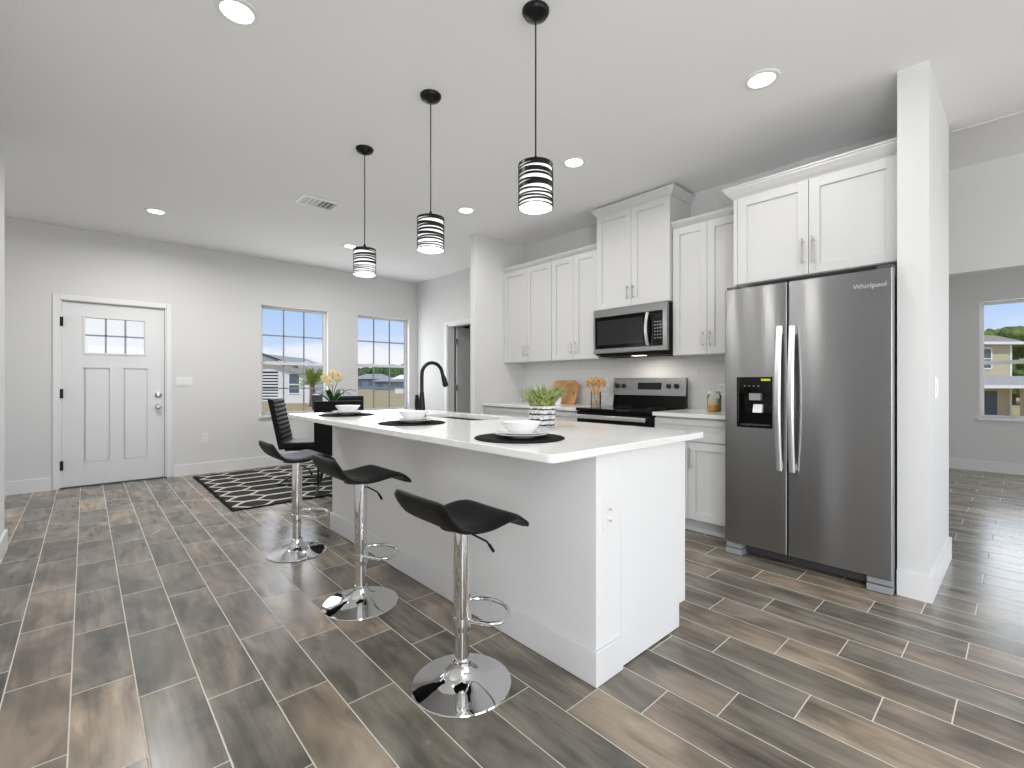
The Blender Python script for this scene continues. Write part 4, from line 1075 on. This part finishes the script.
def blades(b, n, r0, h, spread, w=0.0035, seed=1):
    rng = random.Random(seed)
    for i in range(n):
        a = rng.uniform(0, 2*PI); rr = r0*math.sqrt(rng.random()); L = h*rng.uniform(0.7, 1.1); sp = spread*(rr/r0*0.8+rng.uniform(0, 0.35))
        x0, y0 = rr*math.cos(a), rr*math.sin(a); a2 = a+rng.uniform(-0.5, 0.5); side = Vector((-math.sin(a2), math.cos(a2), 0))
        prev = None
        for k in range(5):
            u = k/4; p = Vector((x0+math.cos(a2)*sp*u**1.6, y0+math.sin(a2)*sp*u**1.6, L*(u-0.22*(sp/spread)*u*u)))
            ww = w*(1-u*0.95)
            l, r_ = b.b.verts.new(p-side*ww), b.b.verts.new(p+side*ww)
            if prev: b.b.faces.new((prev[0], prev[1], r_, l))
            prev = (l, r_)
    return b
def grass_pot(x, y):
    t = thing('potted_grass', 'faux grass plant in a rough black-and-white striped pot on the island', 'potted plant', (x, y, CZ1))
    MB().lathe([(0.0, 0.0), (0.060, 0.0), (0.064, 0.004), (0.074, 0.105), (0.073, 0.112), (0.067, 0.112), (0.066, 0.098), (0.0, 0.098)], n=36).build('pot', M['pot'], t, world=False)
    o = blades(MB(), 460, 0.058, 0.145, 0.135, 0.0034, 5).build('grass_blades', M['grass'], t, world=False, loc=(0, 0, 0.095))
    MB().lathe([(0, 0.0985), (0.0655, 0.0985), (0.0655, 0.1005), (0, 0.1005)], n=24).build('soil', M['soil'], t, world=False)
grass_pot(1.800, 1.735)

# ================================================================== BACK COUNTER ITEMS
CT = 0.914
def cutting_board(yc, w, h, th, lean_x, label, m, hole=False, round_=0.03):
    # board standing on its edge and leaning back on the backsplash
    ang = math.asin(min(0.5, (XK-0.010-th-lean_x)/h))
    b = MB(); pts = []
    for cx, cz, a0 in ((w/2-round_, h-round_, 0), (-w/2+round_, h-round_, PI/2), (-w/2+round_, round_, PI), (w/2-round_, round_, -PI/2)):
        for k in range(5): pts.append((cx+round_*math.cos(a0+PI/2*k/4), cz+round_*math.sin(a0+PI/2*k/4)))
    b.prism(pts, 'X', 0, th)
    o = b.build('board', m, None, bevel=0.002, world=False)
    return o, ang
def boards():
    for (yc, w, h, th, x0, lab, mm, handle) in ((3.50, 0.32, 0.27, 0.016, 3.930, 'larger wooden cutting board at the back, leaning on the backsplash behind the plants', M['wood'], True),
                                       (3.365, 0.19, 0.245, 0.016, 3.885, 'smaller darker wooden cutting board leaning in front of the larger one', M['wood_dark'], False)):
        t = thing('cutting_board', lab, 'cutting board', (x0, yc, CT))
        ang = math.asin((XK-0.012-th-x0)/h*0.75) if not handle else math.asin((XK-0.012-th-x0)/h)
        Rm = Matrix.Rotation(ang, 4, 'Y')
        b = MB(); pts = []; r = 0.03
        for cx, cz, a0 in ((w/2-r, h-r, 0), (-w/2+r, h-r, PI/2), (-w/2+r, r, PI), (w/2-r, r, -PI/2)):
            for k in range(5): pts.append((cx+r*math.cos(a0+PI/2*k/4), cz+r*math.sin(a0+PI/2*k/4)))
        b.prism(pts, 'X', 0, th)
        for v in b.b.verts: v.co = Rm @ v.co
        b.build('board', mm, t, bevel=0.002, world=False)
        s = MB().prism([(-w/2+0.035, h*0.62), (-w/2+0.045, h*0.62), (-w/2+0.05, h*0.40), (-w/2+0.04, h*0.40)], 'X', -0.0006, 0.0)
        for v in s.b.verts: v.co = Rm @ v.co
        if not handle: s.build('handle_slot', M['black_matte'], t, world=False)
boards()
def little_pot():
    x, y = 3.775, 3.40
    t = thing('potted_plant', 'small green plant in a plain white pot on the back counter by the cutting boards', 'potted plant', (x, y, CT))
    MB().lathe([(0, 0), (0.034, 0), (0.042, 0.085), (0.037, 0.085), (0.036, 0.07), (0, 0.07)], n=28).build('pot', M['ceramic'], t, world=False)
    blades(MB(), 160, 0.034, 0.13, 0.10, 0.005, 9).build('foliage', M['green_leaf'], t, world=False, loc=(0, 0, 0.068))
little_pot()
def utensils():
    x, y = 3.80, 2.915
    t = thing('glass_jar', 'clear glass jar holding the wooden spoons left of the range', 'jar', (x, y, CT), 0)
    MB().lathe([(0.0, 0.0), (0.050, 0.0), (0.052, 0.004), (0.052, 0.145), (0.049, 0.145), (0.049, 0.006), (0.0, 0.006)], n=32).build('glass', M['clear_glass'], t, world=False)
    rng = random.Random(3); n = 7
    labs = ['leftmost', 'second from the left', 'third from the left', 'middle', 'third from the right', 'second from the right', 'rightmost']
    for k in range(n):
        # arrange by tilt across the jar so that order runs left (+Y) to right (-Y)
        u = 1-2*k/(n-1); dx = -u*0.045
        b = Vector((u*0.018, -u*0.024, 0.008)); top = Vector((dx, u*0.085, 0.265+(0.022 if k % 2 else -0.012)))
        w = thing('wooden_spoon', '%s of the wooden utensils standing in the glass jar' % labs[k], 'wooden spoon', Vector((x, y, CT))+b, 0, 'wooden utensils in the jar')
        d = (top-b)
        MB().tube([(0, 0, 0), d*0.70, d*0.82], [0.0058, 0.0058, 0.012], 8).build('shaft', M['wood'], w, world=False)
        h = MB().ico(d*0.89, 0.037, 2, (0.40, 0.70, 1.0))
        h.build('spoon_head', M['wood'] if k % 2 else M['wood_dark'], w, world=False)
utensils()
def pasta_jar():
    x, y = 3.82, 1.722
    t = thing('pasta_jar', 'lidded glass jar of dry pasta on the counter beside the refrigerator', 'jar', (x, y, CT))
    MB().lathe([(0.0, 0.0), (0.050, 0.0), (0.054, 0.006), (0.054, 0.125), (0.046, 0.138), (0.046, 0.142)], n=32, cap=False).build('glass', M['clear_glass'], t, world=False)
    MB().lathe([(0.0, 0.004), (0.049, 0.004), (0.051, 0.010), (0.051, 0.105), (0.0, 0.105)], n=32).build('pasta_upper', M['oil'], t, world=False)
    MB().lathe([(0.0, 0.0035), (0.0515, 0.0035), (0.0525, 0.010), (0.0525, 0.05), (0.0515, 0.052), (0.0, 0.052)], n=32).build('pasta_lower', M['pasta'], t, world=False)
    MB().lathe([(0.0, 0.142), (0.047, 0.142), (0.048, 0.146), (0.048, 0.162), (0.045, 0.165), (0, 0.165)], n=32).build('lid', M['clear_lid'], t, world=False)
M['clear_lid'] = mat('jar_lid', lin(215, 215, 212), 0.3, metal=0.3)
pasta_jar()

# ================================================================== DINING
def rug():
    x0, x1, y0, y1 = 0.965, 2.895, 4.75, 6.82
    o = MB().box(x0, x1, y0, y1, 0.0005, 0.010).build('area_rug', M['rug'], loc=((x0+x1)/2, (y0+y1)/2, 0.0005), bevel=0.003)
    tag(o, 'black area rug with cream trellis pattern under the dining table', 'rug')
rug()
RZ = 0.0105
def dining_table():
    x, y = 2.34, 5.38
    t = thing('dining_table', 'square glass-topped dining table on crossed chrome legs behind the island', 'dining table', (x, y, RZ), math.radians(10))
    r = 0.06; s = 0.45; pts = []
    for cx, cy, a0 in ((s-r, s-r, 0), (-s+r, s-r, PI/2), (-s+r, -s+r, PI), (s-r, -s+r, -PI/2)):
        for k in range(6): pts.append((cx+r*math.cos(a0+PI/2*k/5), cy+r*math.sin(a0+PI/2*k/5)))
    MB().prism(pts, 'Z', 0.738, 0.748).build('tabletop', M['table_glass'], t, world=False, bevel=0.002)
    for sy in (-0.24, 0.24):
        for sx in (-1, 1):
            MB().tube([(sx*0.24, sy+0.012*sx, 0.014), (-sx*0.24, sy+0.012*sx, 0.730)], 0.014, 12).build('leg', M['chrome'], t, world=False)
    for sx in (-0.24, 0.24):
        MB().tube([(sx, -0.27, 0.728), (sx, 0.27, 0.728)], 0.009, 10).build('rail', M['black_metal'], t, world=False)
    return t
dining_table()
def dining_chair(x, y, rot, label):
    t = thing('dining_chair', label, 'dining chair', (x, y, RZ), rot, 'black dining chairs')
    # local +x is the way it faces
    MB().box(-0.20, 0.23, -0.215, 0.215, 0.40, 0.475).build('seat', M['leather'], t, bevel=0.02, world=False, seg=3)
    # ribbed reclining back
    b = MB(); bm = b.b; n = 11; H0, H1 = 0.40, 0.955; rings = []
    steps = n*6
    for i in range(steps+1):
        u = i/steps; z = H0+(H1-H0)*u; cx = -0.185-0.115*u
        rib = 0.010*abs(math.sin(PI*n*u)) if u > 0.10 else 0.0
        rings.append([bm.verts.new((cx-0.024, -0.215, z)), bm.verts.new((cx+0.020, -0.215, z)), bm.verts.new((cx+0.022+rib, -0.205, z)), bm.verts.new((cx+0.022+rib, 0.205, z)), bm.verts.new((cx+0.020, 0.215, z)), bm.verts.new((cx-0.024, 0.215, z))])
    for A, B_ in zip(rings, rings[1:]):
        for k in range(6): bm.faces.new((A[k], A[(k+1) % 6], B_[(k+1) % 6], B_[k]))
    bm.faces.new(rings[0]); bm.faces.new(list(reversed(rings[-1])))
    b.build('backrest', M['leather'], t, world=False, angle=25)
    fr = MB()
    for s in (-1, 1):
        yy = s*0.195
        fr.tube([(-0.15, yy, 0.392), (0.17, yy, 0.392), (0.215, yy, 0.375), (0.235, yy, 0.33), (0.235, yy, 0.08), (0.225, yy, 0.035), (0.18, yy, 0.0115), (-0.22, yy, 0.0115)], 0.0115, 10)
    fr.tube([(-0.22, -0.195, 0.0115), (-0.22, 0.195, 0.0115)], 0.0115, 10).tube([(0.17, -0.195, 0.39), (0.17, 0.195, 0.39)], 0.010, 8)
    fr.build('cantilever_frame', M['black_metal'], t, world=False)
    return t
dining_chair(1.86, 5.60, math.radians(-32), 'black ribbed dining chair at the left of the table, seen from its side')
dining_chair(1.96, 4.88, math.radians(68), 'black dining chair with its back to the camera, partly behind the island counter')
dining_chair(2.52, 5.98, math.radians(-115), 'black dining chair on the far side of the table, in front of the windows')

def orchid():
    x, y, z = 2.14, 5.47, RZ+0.7485
    t = thing('potted_orchid', 'cream-coloured potted orchid with strappy green leaves on the dining table', 'orchid', (x, y, z))
    MB().lathe([(0, 0), (0.055, 0), (0.075, 0.15), (0.070, 0.15), (0.066, 0.125), (0, 0.125)], n=28).build('pot', M['black_matte'], t, world=False)
    b = MB(); rng = random.Random(4)
    for i, a in enumerate((0.0, 0.7, 1.6, 2.5, 3.3, 4.1, 4.9, 5.6)):
        L = 0.22+0.05*(i % 3); side = Vector((-math.sin(a), math.cos(a), 0)); prev = None
        for k in range(9):
            u = k/8; p = Vector((math.cos(a)*L*u, math.sin(a)*L*u, 0.125+0.27*math.sin(u*2.0)*(0.6+0.15*(i % 2))-0.02*u)); w = 0.028*math.sin(PI*min(1, u*0.9+0.08))+0.002
            l, r_, m_ = b.b.verts.new(p-side*w), b.b.verts.new(p+side*w), b.b.verts.new(p-Vector((0, 0, 0.006)))
            if prev: b.b.faces.new((prev[0], prev[2], m_, l)); b.b.faces.new((prev[2], prev[1], r_, m_))
            prev = (l, r_, m_)
    b.build('leaf', M['green_leaf'], t, world=False)
    st = MB()
    tips = []
    for (dx, dy, h) in ((-0.08, 0.02, 0.44), (0.0, 0.0, 0.49), (0.06, -0.03, 0.45)):
        st.tube([(0, 0, 0.12), (dx*0.3, dy*0.3, 0.3), (dx*0.8, dy, h-0.05), (dx, dy, h)], 0.004, 6); tips.append((dx, dy, h))
    st.build('stem', M['green_leaf'], t, world=False)
    for (dx, dy, h) in tips + [(-0.05, -0.03, 0.40), (0.045, -0.04, 0.47)]:
        f = MB(); c = Vector((dx, dy, h))
        for k in range(5):
            a = 2*PI*k/5+0.3
            f.ico(c+Vector((0.028*math.cos(a), 0.0, 0.028*math.sin(a))), 0.030, 1, (1, 0.35, 1))
        fo = f.build('flower', M['petal'], t, world=False)
        MB().ico(c+Vector((0, -0.009, 0)), 0.009, 1).build('flower_core', M['petal_core'], fo, world=False)
orchid()

# ================================================================== OUTSIDE
F_ = Vector((math.sin(math.radians(42.35)), math.cos(math.radians(42.35)), 0)); R_ = Vector((F_.y, -F_.x, 0))
GZ = -0.60; GE = -1.95
def ground_pt(px, d, gz=None):    # a spot on the ground, d metres ahead, in the direction seen at image column px
    p = F_*d + R_*((px-512)/468*d); return Vector((p.x, p.y, GZ if gz is None else gz))
struct(MB().box(-120, 160, 7.6, 160, GZ-0.1, GZ).box(-120, 9.2, -80, -5.0, GZ-0.1, GZ).box(-120, -2.6, -5, 7.6, GZ-0.1, GZ).build('ground', M['ground']))
struct(MB().box(9.2, 160, -80, 7.6, GE-0.1, GE).build('ground', M['ground']))

VR = -math.radians(42.35)
def neighbor_house():
    d = 40.0; px0 = 283; k = d/468; t = thing('house', 'white single-storey house with grey roof seen through the left dining window', 'house', ground_pt(px0, d), VR)
    X = lambda px: (px-px0)*k
    Z = lambda py: EYE-GZ+(382.5-py)*k
    MB().prism([(X(225), 0), (X(309), 0), (X(309), Z(375.5)), (X(300), Z(374)), (X(273), Z(364.5)), (X(225), Z(364.5))], 'Y', 0, 8).build('wall', M['louver_white'], t, world=False)
    MB().prism([(X(225), Z(364.3)), (X(273), Z(364.3)), (X(301), Z(373.9)), (X(313), Z(373.0)), (X(311), Z(368.5)), (X(300), Z(367.5)), (X(281.6), Z(360.5)), (X(262), Z(353.5)), (X(225), Z(353.5))], 'Y', -0.3, 8.4).build('roof', M['house_roof'], t, world=False)
    MB().prism([(X(225), Z(353.5)), (X(262), Z(353.5)), (X(281.6), Z(360.5)), (X(300), Z(367.5)), (X(300), Z(366.6)), (X(281.6), Z(359.5)), (X(262), Z(352.4)), (X(225), Z(352.4))], 'Y', -0.4, -0.3).build('fascia', M['siding_dark'], t, world=False)
    g = MB().box(X(262.5), X(278), -0.03, 0, Z(401.5), Z(371.5)).build('window', M['siding_dark'], t, world=False)
    for q in range(10):
        z = Z(401.3)+q*(Z(372)-Z(401.3))/10; MB().box(X(262.3), X(278.2), -0.09, -0.03, z, z+0.13).build('slat', M['house_trim'], g, world=False)
    w = MB().box(X(289.5), X(299.5), -0.04, 0, Z(393), Z(374)).build('window', M['house_glass'], t, world=False)
    b = MB().box(X(288.6), X(289.5), -0.07, 0, Z(393.6), Z(373.4)).box(X(299.5), X(300.4), -0.07, 0, Z(393.6), Z(373.4)).box(X(289.5), X(299.5), -0.07, 0, Z(374), Z(373.2)).box(X(289.5), X(299.5), -0.07, 0, Z(394), Z(393)).box(X(289.5), X(299.5), -0.06, 0, Z(385), Z(383.8))
    b.build('window_frame', M['house_trim'], w, world=False)
neighbor_house()
def palm():
    d = 34.0; o = ground_pt(312.5, d); t = thing('palm_tree', 'palm tree with yellow-green fronds outside the left dining window', 'palm tree', o)
    MB().tube([(0, 0, 0), (0.03, 0, 0.7), (0, 0.02, 1.6)], [0.24, 0.20, 0.15], 12).build('trunk', M['bark'], t, world=False)
    rng = random.Random(2)
    for i in range(30):
        a = 2*PI*i/30+rng.uniform(-0.1, 0.1); up = rng.uniform(0.25, 1.45); L = 1.35; b = MB(); dd = Vector((math.cos(a), math.sin(a), 0)); side = Vector((-dd.y, dd.x, 0))
        pr = None
        for k in range(14):
            u = k/13; p = Vector((0, 0, 1.6)) + dd*(L*u*math.cos(up*0.85)) + Vector((0, 0, 1))*(L*math.sin(up)*u-0.6*u*u*math.cos(up))
            if pr is not None:
                for s_ in (-1, 1):
                    q = p+side*s_*0.32*math.sin(PI*min(1, u*0.95))+Vector((0, 0, -0.08))+dd*0.12
                    b.b.faces.new([b.b.verts.new(v) for v in (pr, p, q)])
            pr = p
        b.build('frond', M['palm'], t, world=False)
palm()
def ac_unit():
    o = ground_pt(318.5, 30.0); t = thing('utility_box', 'dark grey utility box standing outside right of the palm', 'utility box', o)
    MB().box(-0.30, 0.30, -0.3, 0.3, 0, 0.95).build('body', M['siding_dark'], t, world=False, bevel=0.02)
    MB().box(-0.33, 0.33, -0.33, 0.33, 0.95, 1.02).build('top', M['plastic_white'], t, world=False, bevel=0.01)
ac_unit()
def far_house(px, d, w, h, hr, wall, roof, label, rot=0.0, windows=2):
    t = thing('house', label, 'house', ground_pt(px, d), rot)
    MB().box(-w/2, w/2, 0, w*0.6, 0, h).build('wall', wall, t, world=False)
    b = MB(); e = 0.5; A = [(-w/2-e, -e, h), (w/2+e, -e, h), (w/2+e, w*0.6+e, h), (-w/2-e, w*0.6+e, h)]
    v = [b.b.verts.new(p) for p in A]; r0 = b.b.verts.new((-w*0.22, w*0.3, h+hr)); r1 = b.b.verts.new((w*0.22, w*0.3, h+hr))
    b.b.faces.new(v); b.b.faces.new((v[0], v[1], r1, r0)); b.b.faces.new((v[2], v[3], r0, r1)); b.b.faces.new((v[1], v[2], r1)); b.b.faces.new((v[3], v[0], r0))
    b.build('roof', roof, t, world=False)
    for k in range(windows):
        x = -w/2+w*(k+0.5)/windows; MB().box(x-0.6, x+0.6, -0.06, 0, h*0.35, h*0.8).build('window', M['house_glass'], t, world=False)
    return t
RV = VR
far_house(371, 120, 9, 2.7, 1.3, M['house_grey'], M['house_roof'], 'low grey house with hipped roof across the field, left in the right dining window', RV, 3)
far_house(386, 105, 5, 2.0, 0.9, M['house_grey'], M['house_roof'], 'smaller low grey house across the field, centre of the right dining window', RV, 2)
far_house(402.5, 75, 2.4, 2.3, 0.7, M['louver_white'], M['house_trim'], 'white house with columns at the right edge of the right dining window', RV, 2)
def tree(px, d, h, r, m, label, seed, trunk=0.3, grp='trees beyond the field', gz=None):
    rng = random.Random(seed); o = ground_pt(px, d, gz); t = thing('tree', label, 'tree', o, 0, grp)
    MB().tube([(0, 0, 0), (0.1, 0, h*0.5)], [trunk, trunk*0.6], 8).build('trunk', M['bark'], t, world=False)
    b = MB()
    for k in range(26):
        a = rng.uniform(0, 2*PI); q = rng.uniform(0, 0.85)*r; zz_ = h*rng.uniform(0.18, 0.88)
        b.ico((q*math.cos(a), q*math.sin(a), zz_), r*rng.uniform(0.20, 0.40), 3, (1, 1, 0.8), 0.16)
    b.ico((0, 0, h*0.5), r*0.62, 3, (1, 1, 1.0), 0.14)
    b.build('crown', m, t, world=False)
tw = ['leftmost', 'second from the left', 'third from the left', 'middle', 'third from the right', 'second from the right', 'rightmost']
for k, (px, d, h, r) in enumerate(((354, 150, 6.6, 4.6), (363, 138, 6.0, 4.3), (371, 152, 6.4, 4.6), (380, 140, 6.2, 4.4), (389, 152, 6.8, 4.6), (397, 138, 6.2, 4.3), (405, 150, 7.4, 4.6))):
    tree(px, d, h, r, M['tree_b'], '%s of the seven trees behind the field in the right dining window' % tw[k], 10+k)
# far window: two-storey tan house and woods
def tan_house():
    o = ground_pt(1000, 42.0, GE); t = thing('house', 'two-storey beige house seen through the far right window', 'house', o, VR)
    # local: x runs to the right as seen from the room, y away
    k = 42.0/468
    def X(px): return (px-1000)*k
    def Z(py): return EYE-GE+(382.5-py)*k
    xl, xr = X(930), X(1011.5)
    MB().box(xl, xr, 0.02, 7, 0, Z(344)).build('wall', M['house_tan'], t, world=False)
    MB().prism([(xl-0.3, Z(344.5)), (X(1018.5), Z(344.5)), (X(1018.5), Z(342)), (X(990), Z(336)), (xl-0.3, Z(334))], 'Y', -0.5, 7.5).build('roof', M['house_roof'], t, world=False)
    MB().box(xl-0.35, X(1019), -0.60, -0.50, Z(344.8), Z(342.2)).build('fascia', M['house_trim'], t, world=False)
    MB().box(X(1009.6), X(1011.6), -0.04, 0.02, 0, Z(344.8)).build('corner_board', M['house_trim'], t, world=False)
    w = MB().box(X(975), X(990.5), -0.03, 0.02, Z(368), Z(349)).build('window', M['house_glass'], t, world=False)
    MB().box(X(990.3), X(991.6), -0.07, 0.02, Z(369), Z(347.5)).box(X(975), X(990.3), -0.07, 0.02, Z(349), Z(347.5)).box(X(975), X(990.3), -0.07, 0.02, Z(369.4), Z(368)).box(X(975), X(990.3), -0.05, 0.0, Z(359.2), Z(358.2)).build('window_frame', M['house_trim'], w, world=False)
    # porch roof and columns
    MB().prism([(-2.1, Z(386.5)), (0.0, Z(386.5)), (0.0, Z(376)), (-2.1, Z(385.0))], 'X', xl, X(1030)).build('porch_roof', M['house_roof'], t, world=False)
    MB().box(xl, X(1032), -2.2, -2.1, Z(388), Z(385)).build('porch_beam', M['house_trim'], t, world=False)
    for a, c in ((1000.5, 1004.5), (1011, 1019)): MB().box(X(a), X(c), -2.0, -1.6, 0, Z(388)).build('column', M['house_tan'], t, world=False)
    MB().box(X(985), X(997), -0.02, 0.02, 0.2, Z(391)).build('door', M['house_glass'], t, world=False)
tan_house()
for k, (px, d, h, r) in enumerate(((972, 76, 11.6, 5.0), (987, 66, 10.8, 4.6), (1001, 76, 12.4, 5.2), (1013, 66, 10.8, 4.6), (1027, 74, 12.0, 5.2), (1040, 64, 10.6, 4.6))):
    tree(px, d, h, r, M['tree_a'], '%s of the six dense green trees behind the beige house' % ['leftmost', 'second from the left', 'third from the left', 'third from the right', 'second from the right', 'rightmost'][k], 30+k, grp='trees behind the beige house', gz=GE)
